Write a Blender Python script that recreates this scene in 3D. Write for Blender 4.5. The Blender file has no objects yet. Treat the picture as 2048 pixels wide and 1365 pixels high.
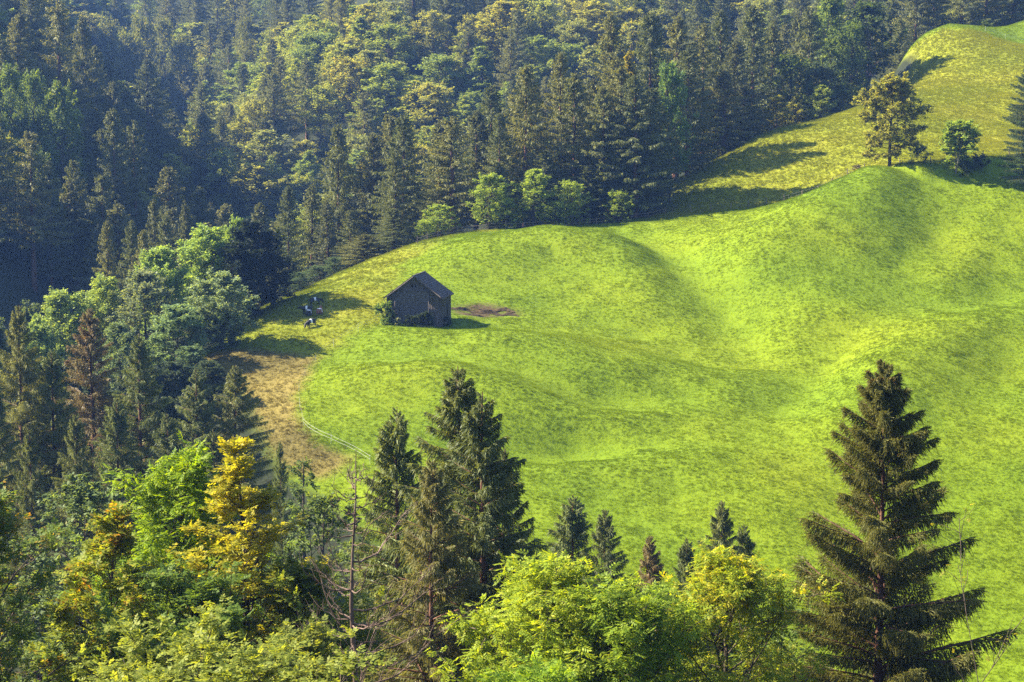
import bpy, math, random, re
import numpy as np
from mathutils import Vector, Matrix

# ------------------------------------------------------------------ scene, camera, light
sc = bpy.context.scene
COL = sc.collection
RAD = math.radians
CAMZ = 60.0
FPX, CU, CV, HORIZON = 3822.0, 1024.0, 682.5, 250.0
PITCH = math.atan((CV - HORIZON) / FPX)

cam_d = bpy.data.cameras.new('camera')
cam_d.sensor_width = 36.0
cam_d.lens = FPX / 2048.0 * 36.0
cam_d.clip_start = 0.5
cam_d.clip_end = 6000
cam = bpy.data.objects.new('camera', cam_d)
COL.objects.link(cam)
cam.location = (0, 0, CAMZ)
cam.rotation_euler = (RAD(90) - PITCH, 0, 0)
sc.camera = cam

SUN_EL, SUN_BEHIND = RAD(38), RAD(13)
to_sun = Vector((-math.cos(SUN_BEHIND) * math.cos(SUN_EL), math.sin(SUN_BEHIND) * math.cos(SUN_EL), math.sin(SUN_EL)))
world = bpy.data.worlds.new('World')
sc.world = world
world.use_nodes = True
nt = world.node_tree
sky = nt.nodes.new('ShaderNodeTexSky')
sky.sky_type = 'NISHITA'
sky.sun_disc = False
sky.sun_elevation = SUN_EL
sky.sun_rotation = math.atan2(to_sun.x, to_sun.y)
sky.altitude = 1000
nt.links.new(sky.outputs[0], nt.nodes['Background'].inputs[0])
nt.nodes['Background'].inputs[1].default_value = 0.088
sun_d = bpy.data.lights.new('sun', 'SUN')
sun_d.energy = 5.0
sun_d.angle = RAD(0.53)
sun_d.color = (1.0, 0.91, 0.74)
sun = bpy.data.objects.new('sun', sun_d)
COL.objects.link(sun)
sun.rotation_euler = to_sun.to_track_quat('Z', 'Y').to_euler()

vs = sc.view_settings
vs.view_transform = 'Standard'
vs.look = 'None'
vs.gamma = 1
vs.use_curve_mapping = False
vs.exposure = 2.15
cy = sc.cycles
cy.max_bounces = 6
cy.diffuse_bounces = 3
cy.glossy_bounces = 2
cy.transmission_bounces = 4
cy.volume_bounces = 0
cy.transparent_max_bounces = 4
cy.use_denoising = False
cy.use_adaptive_sampling = False
cy.sample_clamp_indirect = 3.0
cy.caustics_reflective = False
cy.caustics_refractive = False

rng = np.random.default_rng(7)
random.seed(7)


# ------------------------------------------------------------------ helpers
def tag(o, label=None, cat=None, group=None, kind=None):
    if label: o['label'] = label
    if cat: o['category'] = cat
    if group: o['group'] = group
    if kind: o['kind'] = kind
    return o


def empty(name, loc=(0, 0, 0), rz=0.0):
    o = bpy.data.objects.new(name, None)
    o.empty_display_size = 0.3
    COL.objects.link(o)
    o.location = loc
    o.rotation_euler = (0, 0, rz)
    return o


def make_mesh(name, V, F, mats=(), smooth=False, midx=None):
    """F: (m,3) or (m,4) int array, or a list of such arrays."""
    me = bpy.data.meshes.new(name)
    V = np.asarray(V, np.float32)
    Fs = F if isinstance(F, list) else [np.asarray(F, np.int32)]
    Fs = [np.asarray(f, np.int32) for f in Fs if len(f)]
    loops = np.concatenate([f.ravel() for f in Fs])
    tot = np.concatenate([np.full(len(f), f.shape[1], np.int32) for f in Fs])
    start = np.concatenate([[0], np.cumsum(tot)[:-1]]).astype(np.int32)
    me.vertices.add(len(V))
    me.vertices.foreach_set('co', V.ravel())
    me.loops.add(len(loops))
    me.loops.foreach_set('vertex_index', loops)
    me.polygons.add(len(tot))
    me.polygons.foreach_set('loop_start', start)
    me.polygons.foreach_set('loop_total', tot)
    if smooth:
        me.polygons.foreach_set('use_smooth', np.ones(len(tot), bool))
    if midx is not None:
        me.polygons.foreach_set('material_index', np.asarray(midx, np.int32))
    for m in mats: me.materials.append(m)
    me.update(calc_edges=True)
    return me


def link(name, me, parent=None, loc=None, rot=None, scale=None):
    o = bpy.data.objects.new(name, me)
    COL.objects.link(o)
    if parent is not None: o.parent = parent
    if loc is not None: o.location = loc
    if rot is not None: o.rotation_euler = rot
    if scale is not None: o.scale = scale
    return o


class MB:
    """collects boxes / prisms / tubes as one mesh"""
    def __init__(self): self.V = []; self.Q = []; self.T = []; self.n = 0

    def add(self, V, Q=(), T=()):
        V = np.asarray(V, float)
        self.V.append(V)
        if len(Q): self.Q.append(np.asarray(Q, int) + self.n)
        if len(T): self.T.append(np.asarray(T, int) + self.n)
        self.n += len(V)
        return self

    def box(self, lo, hi, M=None):
        x0, y0, z0 = lo; x1, y1, z1 = hi
        V = np.array([[x0, y0, z0], [x1, y0, z0], [x1, y1, z0], [x0, y1, z0], [x0, y0, z1], [x1, y0, z1], [x1, y1, z1], [x0, y1, z1]], float)
        if M is not None: V = V @ np.array(M.to_3x3()).T + np.array(M.translation)
        return self.add(V, [[0, 3, 2, 1], [4, 5, 6, 7], [0, 1, 5, 4], [1, 2, 6, 5], [2, 3, 7, 6], [3, 0, 4, 7]])

    def prism(self, poly, vec):
        """poly: list of 3D points (planar), extruded by vec"""
        P = np.asarray(poly, float); n = len(P)
        V = np.vstack([P, P + np.asarray(vec, float)])
        T = [[0, i, i + 1] for i in range(1, n - 1)] + [[n, n + i + 1, n + i] for i in range(1, n - 1)]
        Q = [[i, (i + 1) % n, n + (i + 1) % n, n + i] for i in range(n)]
        return self.add(V, Q, T)

    def tube(self, P, r, k=6):
        V, Q = tube(P, r, k)
        return self.add(V, Q)

    def mesh(self, name, mats=(), smooth=False):
        F = []
        if self.Q: F.append(np.vstack(self.Q))
        if self.T: F.append(np.vstack(self.T))
        return make_mesh(name, np.vstack(self.V), F, mats, smooth)

    def build(self, name, mat, parent=None, smooth=False, loc=None):
        return link(name, self.mesh(name, (mat,), smooth), parent, loc)


def tube(P, r, k=6):
    P = np.asarray(P, float); r = np.asarray(r, float) * np.ones(len(P))
    d = np.gradient(P, axis=0)
    d /= np.linalg.norm(d, axis=1)[:, None] + 1e-9
    ref = np.array([0, 0, 1.0]) if abs(d[0][2]) < 0.9 else np.array([1.0, 0, 0])
    a = np.cross(d, ref); a /= np.linalg.norm(a, axis=1)[:, None] + 1e-9
    b = np.cross(d, a)
    th = np.arange(k) * 2 * np.pi / k
    V = P[:, None, :] + r[:, None, None] * (np.cos(th)[None, :, None] * a[:, None, :] + np.sin(th)[None, :, None] * b[:, None, :])
    V = V.reshape(-1, 3)
    n = len(P)
    i = np.arange(n - 1)[:, None] * k; j = np.arange(k)[None, :]; j2 = (j + 1) % k
    Q = np.stack([i + j, i + j2, i + k + j2, i + k + j], -1).reshape(-1, 4)
    return V, Q


# ------------------------------------------------------------------ value noise
_NG = np.random.default_rng(3).random((256, 256))


def vnoise(x, y, s):
    x = np.asarray(x, float) / s + 1000.3; y = np.asarray(y, float) / s + 777.7
    ix = np.floor(x).astype(int); iy = np.floor(y).astype(int)
    fx = x - ix; fy = y - iy
    fx = fx * fx * (3 - 2 * fx); fy = fy * fy * (3 - 2 * fy)
    g = lambda a, b: _NG[a % 256, b % 256]
    return (g(ix, iy) * (1 - fx) + g(ix + 1, iy) * fx) * (1 - fy) + (g(ix, iy + 1) * (1 - fx) + g(ix + 1, iy + 1) * fx) * fy - 0.5


# ------------------------------------------------------------------ terrain
cp_, sp_ = math.cos(PITCH), math.sin(PITCH)


def ray(u, v):
    cx = (u - CU) / FPX; cyy = -(v - CV) / FPX
    return np.array([cx, cp_ + cyy * sp_, -sp_ + cyy * cp_])


def at(u, v, D):
    r = ray(u, v)
    p = r * (D / r[1])
    return np.array([p[0], p[1], p[2] + CAMZ])


def project(P):
    P = np.atleast_2d(P)
    x, y, z = P[:, 0], P[:, 1], P[:, 2] - CAMZ
    d = y * cp_ - z * sp_
    up = y * sp_ + z * cp_
    return CU + FPX * x / d, CV - FPX * up / d, d


VIS = [  # u, v, depth of ground points seen in the photograph
    (2048, 1365, 168), (1600, 1365, 166), (1150, 1300, 160),
    (2048, 1100, 195), (1600, 1100, 190), (1200, 1100, 184),
    (1900, 900, 217), (1600, 1000, 202), (1300, 900, 213), (1150, 1000, 198),
    (2048, 700, 250), (1800, 700, 250), (1600, 600, 266), (1300, 700, 247), (1000, 700, 243),
    (2048, 500, 285), (1850, 480, 284), (1650, 480, 284),
    (830, 645, 255), (760, 640, 255), (960, 650, 256),
    (1040, 610, 266), (1200, 560, 277), (1400, 560, 276),
    (900, 470, 300), (1000, 462, 303), (1100, 458, 306), (1330, 440, 316),
    (1590, 398, 322), (1780, 340, 311), (1740, 345, 308), (1900, 365, 303), (2048, 335, 308),
    (1850, 300, 330), (2048, 250, 350),
    (1400, 345, 345), (1500, 287, 362), (1650, 245, 375), (1740, 215, 386), (1815, 130, 412), (1820, 93, 424),
    (1950, 160, 385), (2048, 120, 395), (2048, 90, 415), (2048, 45, 440),
    (590, 610, 263), (700, 560, 276), (830, 510, 290),
    (420, 745, 234), (500, 700, 241), (600, 720, 239), (600, 860, 212), (700, 915, 205), (550, 900, 206), (760, 800, 223), (900, 800, 224),
]
HID = [  # x, y, height relative to the camera: ground hidden behind trees or crests
    (0, 0, -2), (-40, 0, -2), (40, 0, -2), (-110, 0, 5), (110, 0, 5), (0, -60, 12), (-100, -60, 20), (100, -60, 20),
    (0, 32, -15), (-30, 32, -15), (30, 32, -15), (0, 60, -31), (-25, 62, -32), (25, 62, -31), (18, 78, -36), (-20, 80, -38), (0, 80, -37),
    (0, 105, -45), (-20, 110, -46), (20, 110, -44), (40, 100, -40), (0, 135, -50), (22, 135, -49), (45, 135, -47), (-25, 140, -50), (75, 130, -42),
    (-40, 165, -46), (-30, 170, -44), (-55, 200, -50), (-45, 215, -38), (-75, 165, -46), (-100, 120, -32), (-150, 150, -10),
    # ravine on the far side of the meadow spur
    (-58, 262, -36), (-72, 262, -46), (-55, 300, -38), (-35, 325, -31), (-70, 330, -42), (-15, 345, -25), (10, 345, -20), (10, 375, -30), (-25, 385, -44), (-75, 395, -32),
    (35, 375, -14), (40, 400, -16), (60, 405, -20), (75, 430, -12), (95, 455, 6), (70, 470, -8), (20, 430, -26), (-20, 430, -40), (-86, 450, -38),
    # forested slope beyond
    (-60, 480, -22), (-20, 490, -12), (30, 500, -6), (80, 520, 14), (120, 520, 34), (-62, 540, 4), (-10, 550, 20), (50, 560, 30), (110, 580, 58),
    (-50, 610, 34), (0, 620, 56), (60, 640, 76), (120, 660, 100), (0, 720, 110), (100, 760, 150), (180, 560, 70), (180, 420, 34), (200, 330, 14),
    (260, 250, 20), (160, 250, -14), (130, 180, -38), (180, 150, -24), (260, 120, 10), (300, 420, 80),
    # gorge running up behind the spur and the slope left of it
    (-108, 540, -34), (-130, 640, -14), (-150, 740, 40), (-98, 640, 4), (-90, 720, 50), (-120, 820, 80), (-60, 850, 130), (-250, 800, 120),
    (-88, 330, -24), (-100, 390, -6), (-130, 390, 24), (-160, 390, 58), (-105, 460, 2), (-140, 470, 36), (-180, 480, 80), (-230, 420, 105), (-300, 420, 130),  # unseen upper hillside raised so its shadow falls across the gorge
    (-115, 330, -4), (-150, 320, 18), (-95, 270, -26), (-120, 270, -8), (-170, 260, 14), (-110, 220, -36), (-150, 210, -10), (-260, 200, 50),
    (-160, 560, 40), (-190, 640, 80), (-220, 560, 105), (-320, 600, 140), (-420, 300, 170), (-400, 100, 120), (-420, 800, 220),
    (400, 100, 60), (420, 400, 150), (400, 800, 260), (0, 1000, 260), (-300, 1050, 260), (250, 1050, 320),
]
CP = np.array([tuple(at(*p)) for p in VIS] + [(x, y, z + CAMZ) for x, y, z in HID])


def _tps_fit(P, lam):
    n = len(P); S = 100.0
    X = P[:, :2] / S
    d2 = ((X[:, None] - X[None]) ** 2).sum(-1)
    K = 0.5 * d2 * np.log(d2 + 1e-12)
    A = np.zeros((n + 3, n + 3))
    A[:n, :n] = K + lam * np.eye(n)
    A[:n, n] = 1; A[:n, n + 1:] = X
    A[n, :n] = 1; A[n + 1:, :n] = X.T
    b = np.zeros(n + 3); b[:n] = P[:, 2]
    return X, np.linalg.solve(A, b), S


_TX, _TW, _TS = _tps_fit(CP, 0.0006)


def base_h(x, y):
    x = np.asarray(x, float); y = np.asarray(y, float)
    sh = x.shape; q = np.stack([x.ravel(), y.ravel()], 1) / _TS
    out = np.empty(len(q))
    for i in range(0, len(q), 20000):
        c = q[i:i + 20000]
        d2 = ((c[:, None] - _TX[None]) ** 2).sum(-1)
        out[i:i + 20000] = (0.5 * d2 * np.log(d2 + 1e-12)) @ _TW[:-3] + _TW[-3] + c @ _TW[-2:]
    return out.reshape(sh)


def march(u, v, f=None, d0=130.0, d1=520.0):
    """first ground point along the ray through photo pixel (u, v)"""
    f = f or base_h
    r = ray(u, v)
    Ds = np.arange(d0, d1, 1.0)
    P = r[None] * (Ds / r[1])[:, None]
    z = P[:, 2] + CAMZ
    g = f(P[:, 0], P[:, 1])
    hit = np.nonzero(z < g)[0]
    if len(hit) == 0: return None
    i = hit[0]
    if i == 0: return np.array([P[0, 0], P[0, 1], g[0]])
    a = (z[i - 1] - g[i - 1]) / ((z[i - 1] - g[i - 1]) - (z[i] - g[i]))
    D = Ds[i - 1] + a
    p = r * (D / r[1])
    return np.array([p[0], p[1], p[2] + CAMZ])


def seg_dist(x, y, poly):
    """distance to a polyline and the fraction along it"""
    best = np.full(np.shape(x), 1e9); frac = np.zeros(np.shape(x)); n = len(poly) - 1
    for i in range(n):
        a = np.asarray(poly[i][:2]); b = np.asarray(poly[i + 1][:2])
        d = b - a; L2 = (d ** 2).sum() + 1e-9
        t = np.clip(((x - a[0]) * d[0] + (y - a[1]) * d[1]) / L2, 0, 1)
        dd = np.hypot(x - a[0] - t * d[0], y - a[1] - t * d[1])
        m = dd < best
        best = np.where(m, dd, best); frac = np.where(m, (i + t) / n, frac)
    return best, frac


# folds of the meadow: photo polyline along each crest or trough, half-width (m), height (m)
FOLDS_PX = [
    ([(950, 520), (1100, 500), (1230, 510), (1320, 545)], 8, 3.0),       # hummock under the crest fence
    ([(1290, 475), (1370, 530), (1450, 590), (1500, 690)], 6.5, -3.0),    # trough right of it
    ([(1750, 365), (1640, 430), (1540, 500), (1470, 560)], 9, 2.8),       # spur below the lone tree
    ([(1870, 400), (1860, 470), (1800, 560)], 6, -1.9),                   # dip right of the spur
    ([(830, 690), (960, 696), (1130, 712), (1270, 745)], 7, 2.2),         # shelf below the barn
    ([(1000, 770), (1180, 800), (1330, 780)], 5.5, -2.3),
    ([(760, 770), (930, 775), (1080, 800), (1240, 840)], 6, 2.9),         # lower swell
    ([(1000, 890), (1150, 880), (1280, 880)], 5, -2.3),
    ([(1100, 960), (1350, 930), (1500, 980)], 7, 1.4),
    ([(1980, 640), (1880, 700), (1780, 760), (1700, 860)], 8, 2.8),       # swell on the slope
    ([(1700, 660), (1640, 740), (1560, 830)], 6, -2.0),
    ([(2040, 560), (1950, 590), (1850, 610)], 6, -1.9),
    ([(1150, 640), (1290, 650), (1400, 700)], 6, -1.9),
    ([(910, 622), (985, 626), (1030, 628)], 1.6, -0.7),                   # eroded hollow by the barn
]
_folds = []
for pl, w, h in FOLDS_PX:
    pts = [march(u, v) for u, v in pl]
    pts = [p for p in pts if p is not None]
    _folds.append((pts, w, h))
# bank below the lone tree: a short steep step
_bank = [march(u, v)[:2] for u, v in [(1735, 341), (1790, 340), (1850, 352), (1920, 352), (1985, 330), (2060, 322)]]


def height(x, y):
    x = np.asarray(x, float); y = np.asarray(y, float)
    z = base_h(x, y)
    for pts, w, h in _folds:
        d, t = seg_dist(x, y, pts)
        z = z + h * np.exp(-(d / w) ** 2) * (0.35 + 0.65 * np.sin(np.pi * np.clip(0.1 + 0.8 * t, 0, 1)))
    d, t = seg_dist(x, y, _bank)
    ny = np.interp(x, [p[0] for p in _bank], [p[1] for p in _bank])
    side = np.tanh((y - ny) / 1.5)
    z = z + 1.1 * side * np.exp(-(d / 4.5) ** 2) * np.clip(3 * t, 0, 1) ** 2 * np.clip(8 * (1 - t), 0, 1)
    far = np.clip((np.hypot(x, y) - 120) / 60, 0, 1)
    z = z + far * (1.0 * vnoise(x, y, 17) + 0.45 * vnoise(x + 31, y, 6.5) + 0.30 * vnoise(x, y + 9, 2.6))
    # the hillsides outside the picture level off to a plateau
    return np.where(z > 120, 120 + 35 * np.tanh((z - 120) / 35), z)


def ground_pt(u, v):
    return march(u, v, height)


def hz(x, y): return float(height(np.array([x]), np.array([y]))[0])


# ------------------------------------------------------------------ zones (world polygons)
def wpoly(pts):
    out = []
    for p in pts:
        q = at(*p) if len(p) == 3 else ground_pt(*p)
        out.append((q[0], q[1]))
    return np.array(out)


def inside(x, y, poly):
    x = np.asarray(x); y = np.asarray(y)
    c = np.zeros(x.shape, bool)
    n = len(poly)
    for i in range(n):
        x1, y1 = poly[i]; x2, y2 = poly[(i + 1) % n]
        if y1 == y2: continue
        m = ((y1 > y) != (y2 > y)) & (x < (x2 - x1) * (y - y1) / (y2 - y1) + x1)
        c ^= m
    return c


def sdist(x, y, poly):
    d, _ = seg_dist(x, y, list(poly) + [poly[0]])
    return np.where(inside(x, y, poly), d, -d)


P_OPEN = wpoly([(370, 745, 236), (430, 690, 247), (500, 640, 259), (560, 604, 281), (676, 552, 298), (812, 503, 309), (885, 466, 315), (1000, 462, 310), (1100, 458, 313),
                (1330, 440, 321), (1340, 385, 338), (1385, 340, 351), (1500, 285, 364), (1650, 243, 378), (1745, 212, 390), (1830, 140, 412), (1805, 95, 424), (1850, 88, 436),
                (1950, 66, 444), (2060, 36, 452), (2300, -20, 470), (2500, 700, 260), (2300, 1365, 166), (2100, 1500, 150), (1100, 1450, 150), (800, 1150, 178), (640, 985, 196), (560, 955, 200), (515, 880, 208), (500, 800, 222)])
P_TAPE = [(768, 648, 253), (700, 682, 246), (640, 716, 239), (606, 770, 229), (597, 800, 223), (600, 835, 217), (608, 866, 211), (640, 888, 208), (700, 910, 205.5), (740, 930, 203)]
P_BROWN = wpoly([(370, 745, 236), (430, 706, 243), (560, 712, 240), (638, 720, 238.5), (604, 775, 228.5), (595, 800, 223), (598, 838, 216.5), (606, 868, 211), (640, 892, 207.5), (705, 915, 205), (640, 955, 199), (560, 945, 201), (515, 880, 208), (480, 790, 224)])
P_GRAZED = wpoly([(430, 706, 243), (560, 712, 240), (638, 720, 238.5), (700, 684, 246), (772, 650, 253), (772, 625, 257), (800, 560, 280), (850, 520, 289), (905, 478, 300), (1000, 466, 305), (1000, 455, 312), (885, 460, 314), (800, 500, 308), (680, 550, 296), (545, 598, 282), (430, 676, 252)])
P_PASTURE = wpoly([(1300, 446, 315), (1460, 425, 318), (1590, 396, 322), (1660, 366, 316), (1740, 342, 309.5), (1790, 338, 311), (1850, 340, 312), (1930, 345, 309), (1990, 325, 313), (2100, 315, 316), (2300, 100, 400), (2048, 96, 414), (1900, 106, 416),
                   (1815, 105, 420), (1800, 145, 414), (1720, 215, 392), (1500, 275, 370), (1370, 335, 355), (1320, 390, 340), (1280, 430, 325)])
P_SOIL = wpoly([(905, 612), (960, 604), (1030, 618), (1045, 630), (980, 638), (915, 634)])


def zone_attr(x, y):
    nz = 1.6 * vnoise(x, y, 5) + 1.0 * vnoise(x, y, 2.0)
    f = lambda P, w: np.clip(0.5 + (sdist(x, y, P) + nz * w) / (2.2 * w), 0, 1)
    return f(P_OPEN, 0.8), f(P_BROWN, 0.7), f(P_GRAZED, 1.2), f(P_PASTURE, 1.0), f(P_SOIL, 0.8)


# ------------------------------------------------------------------ materials
def new_mat(name):
    m = bpy.data.materials.new(name)
    m.use_nodes = True
    t = m.node_tree
    for n in list(t.nodes): t.nodes.remove(n)
    return m, t, t.nodes, t.links


def ramp(N, L, fac, stops):
    r = N.new('ShaderNodeValToRGB')
    e = r.color_ramp.elements
    while len(e) < len(stops): e.new(0.5)
    for el, (p, c) in zip(e, stops):
        el.position = p; el.color = (*c, 1)
    L.new(fac, r.inputs[0])
    return r.outputs[0]


def mix(N, L, fac, a, b, mode='MIX'):
    n = N.new('ShaderNodeMix'); n.data_type = 'RGBA'; n.blend_type = mode
    for s, v in ((n.inputs[0], fac), (n.inputs[6], a), (n.inputs[7], b)):
        if isinstance(v, (int, float)): s.default_value = v
        elif isinstance(v, tuple): s.default_value = (*v, 1)
        else: L.new(v, s)
    return n.outputs[2]


def noise(N, L, vec, scale, detail=3, rough=0.55):
    n = N.new('ShaderNodeTexNoise'); n.inputs['Scale'].default_value = scale
    n.inputs['Detail'].default_value = detail; n.inputs['Roughness'].default_value = rough
    L.new(vec, n.inputs['Vector'])
    return n.outputs[0]


def math_(N, L, op, a, b=None, clamp=False):
    n = N.new('ShaderNodeMath'); n.operation = op; n.use_clamp = clamp
    for s, v in ((n.inputs[0], a), (n.inputs[1], b)):
        if v is None: continue
        if isinstance(v, (int, float)): s.default_value = v
        else: L.new(v, s)
    return n.outputs[0]


def attr(N, name):
    n = N.new('ShaderNodeAttribute'); n.attribute_name = name
    return n.outputs['Fac']


MOWN = ((0.108, 0.164, 0.0034), (0.138, 0.192, 0.0034), (0.166, 0.206, 0.0042))
GRAZED = ((0.115, 0.148, 0.006), (0.175, 0.192, 0.008), (0.22, 0.208, 0.014))
PAST = ((0.145, 0.170, 0.008), (0.200, 0.212, 0.010), (0.245, 0.236, 0.018))
BROWN = ((0.080, 0.066, 0.018), (0.180, 0.140, 0.031), (0.24, 0.185, 0.045))


def ground_material():
    m, t, N, L = new_mat('ground')
    geo = N.new('ShaderNodeNewGeometry'); pos = geo.outputs['Position']
    n1 = noise(N, L, pos, 0.05, 1); n2 = noise(N, L, pos, 0.35, 4); n3 = noise(N, L, pos, 2.2, 5, 0.65)
    v = math_(N, L, 'ADD', math_(N, L, 'MULTIPLY', n1, 0.55), math_(N, L, 'MULTIPLY', n2, 0.14))
    v = math_(N, L, 'ADD', v, math_(N, L, 'MULTIPLY', n3, 0.40))
    three = lambda c: ramp(N, L, v, [(0.40, c[0]), (0.55, c[1]), (0.70, c[2])])
    col = three(MOWN)
    col = mix(N, L, attr(N, 'grazed'), col, three(GRAZED))
    col = mix(N, L, attr(N, 'pasture'), col, three(PAST))
    col = mix(N, L, attr(N, 'brown'), col, three(BROWN))
    soil = ramp(N, L, n3, [(0.3, (0.035, 0.023, 0.010)), (0.7, (0.12, 0.082, 0.034))])
    sm = math_(N, L, 'MULTIPLY', attr(N, 'soil'), math_(N, L, 'MULTIPLY', math_(N, L, 'SUBTRACT', n2, 0.36), 7, True), True)
    col = mix(N, L, sm, col, soil)
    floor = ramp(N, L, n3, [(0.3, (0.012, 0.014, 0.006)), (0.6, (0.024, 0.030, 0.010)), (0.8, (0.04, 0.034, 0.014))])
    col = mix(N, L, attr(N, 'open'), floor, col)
    b = N.new('ShaderNodeBsdfPrincipled'); b.inputs['Roughness'].default_value = 0.9
    b.inputs['Specular IOR Level'].default_value = 0.1
    L.new(col, b.inputs['Base Color'])
    bp = N.new('ShaderNodeBump'); bp.inputs['Strength'].default_value = 1.0; bp.inputs['Distance'].default_value = 0.10
    L.new(math_(N, L, 'ADD', n3, math_(N, L, 'MULTIPLY', noise(N, L, pos, 5.5, 3, 0.6), 0.5)), bp.inputs['Height']); L.new(bp.outputs[0], b.inputs['Normal'])
    o = N.new('ShaderNodeOutputMaterial'); L.new(b.outputs[0], o.inputs[0])
    return m


def grass_material(name, cols, trans=0.45):
    m, t, N, L = new_mat(name)
    geo = N.new('ShaderNodeNewGeometry'); pos = geo.outputs['Position']
    n1 = noise(N, L, pos, 0.05, 1); n2 = noise(N, L, pos, 0.35, 4)
    v = math_(N, L, 'ADD', math_(N, L, 'MULTIPLY', n1, 0.55), math_(N, L, 'MULTIPLY', n2, 0.14))
    v = math_(N, L, 'ADD', v, math_(N, L, 'MULTIPLY', geo.outputs['Random Per Island'], 0.38))
    col = ramp(N, L, v, [(0.36, cols[0]), (0.55, cols[1]), (0.74, cols[2])])
    d = N.new('ShaderNodeBsdfDiffuse'); L.new(col, d.inputs[0])
    tr = N.new('ShaderNodeBsdfTranslucent'); L.new(mix(N, L, 1.0, col, (1.15, 1.1, 0.6), 'MULTIPLY'), tr.inputs[0])
    mx = N.new('ShaderNodeMixShader'); mx.inputs[0].default_value = trans
    L.new(d.outputs[0], mx.inputs[1]); L.new(tr.outputs[0], mx.inputs[2])
    o = N.new('ShaderNodeOutputMaterial'); L.new(mx.outputs[0], o.inputs[0])
    return m


def simple_mat(name, c0, c1, scale=3.0, rough=0.85, bump=0.02, stretch=(1, 1, 1), contrast=(0.35, 0.65)):
    m, t, N, L = new_mat(name)
    tc = N.new('ShaderNodeTexCoord'); mp = N.new('ShaderNodeMapping'); mp.inputs['Scale'].default_value = stretch
    L.new(tc.outputs['Object'], mp.inputs[0])
    n = noise(N, L, mp.outputs[0], scale, 5, 0.65)
    col = ramp(N, L, n, [(contrast[0], c0), (contrast[1], c1)])
    oi = N.new('ShaderNodeObjectInfo')
    val = N.new('ShaderNodeHueSaturation'); L.new(col, val.inputs['Color'])
    L.new(math_(N, L, 'ADD', math_(N, L, 'MULTIPLY', oi.outputs['Random'], 0.5), 0.75), val.inputs['Value'])
    b = N.new('ShaderNodeBsdfPrincipled'); b.inputs['Roughness'].default_value = rough; b.inputs['Specular IOR Level'].default_value = 0.2
    L.new(val.outputs[0], b.inputs['Base Color'])
    if bump:
        bp = N.new('ShaderNodeBump'); bp.inputs['Distance'].default_value = bump
        L.new(n, bp.inputs['Height']); L.new(bp.outputs[0], b.inputs['Normal'])
    o = N.new('ShaderNodeOutputMaterial'); L.new(b.outputs[0], o.inputs[0])
    return m


# ------------------------------------------------------------------ ground sheet
def spaced(stops):
    out = [stops[0][0]]
    for (a, s), (b, _) in zip(stops[:-1], stops[1:]):
        n = max(1, int(round((b - a) / s)))
        out += list(a + (b - a) * (np.arange(n) + 1) / n)
    return np.array(out)


gx = spaced([(-1400, 100), (-600, 40), (-260, 6), (-75, 0.95), (120, 3), (200, 20), (520, 80), (1400, 80)])
gy = spaced([(-500, 60), (-80, 8), (60, 4), (150, 0.95), (330, 1.25), (455, 6), (800, 30), (1100, 90), (2000, 90)])
GX, GY = np.meshgrid(gx, gy)
# beyond the fitted area the hillsides carry on at the height of its edge
cxx = np.clip(GX, -420, 420); cyy_ = np.clip(GY, -60, 1050)
GZ = height(cxx, cyy_)
nx_, ny_ = len(gx), len(gy)
idx = np.arange(nx_ * ny_).reshape(ny_, nx_)
Q = np.stack([idx[:-1, :-1], idx[:-1, 1:], idx[1:, 1:], idx[1:, :-1]], -1).reshape(-1, 4)
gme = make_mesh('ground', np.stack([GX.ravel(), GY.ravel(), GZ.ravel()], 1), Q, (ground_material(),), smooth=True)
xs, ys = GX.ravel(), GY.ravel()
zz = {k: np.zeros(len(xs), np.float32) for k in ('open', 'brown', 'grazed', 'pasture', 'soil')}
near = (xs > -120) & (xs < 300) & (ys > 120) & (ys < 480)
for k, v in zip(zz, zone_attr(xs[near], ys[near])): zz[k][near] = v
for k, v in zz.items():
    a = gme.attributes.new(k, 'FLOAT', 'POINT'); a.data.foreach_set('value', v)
ground = tag(link('ground', gme), 'alpine valley ground of meadow slopes and forest floor', 'ground', kind='structure')


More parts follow.
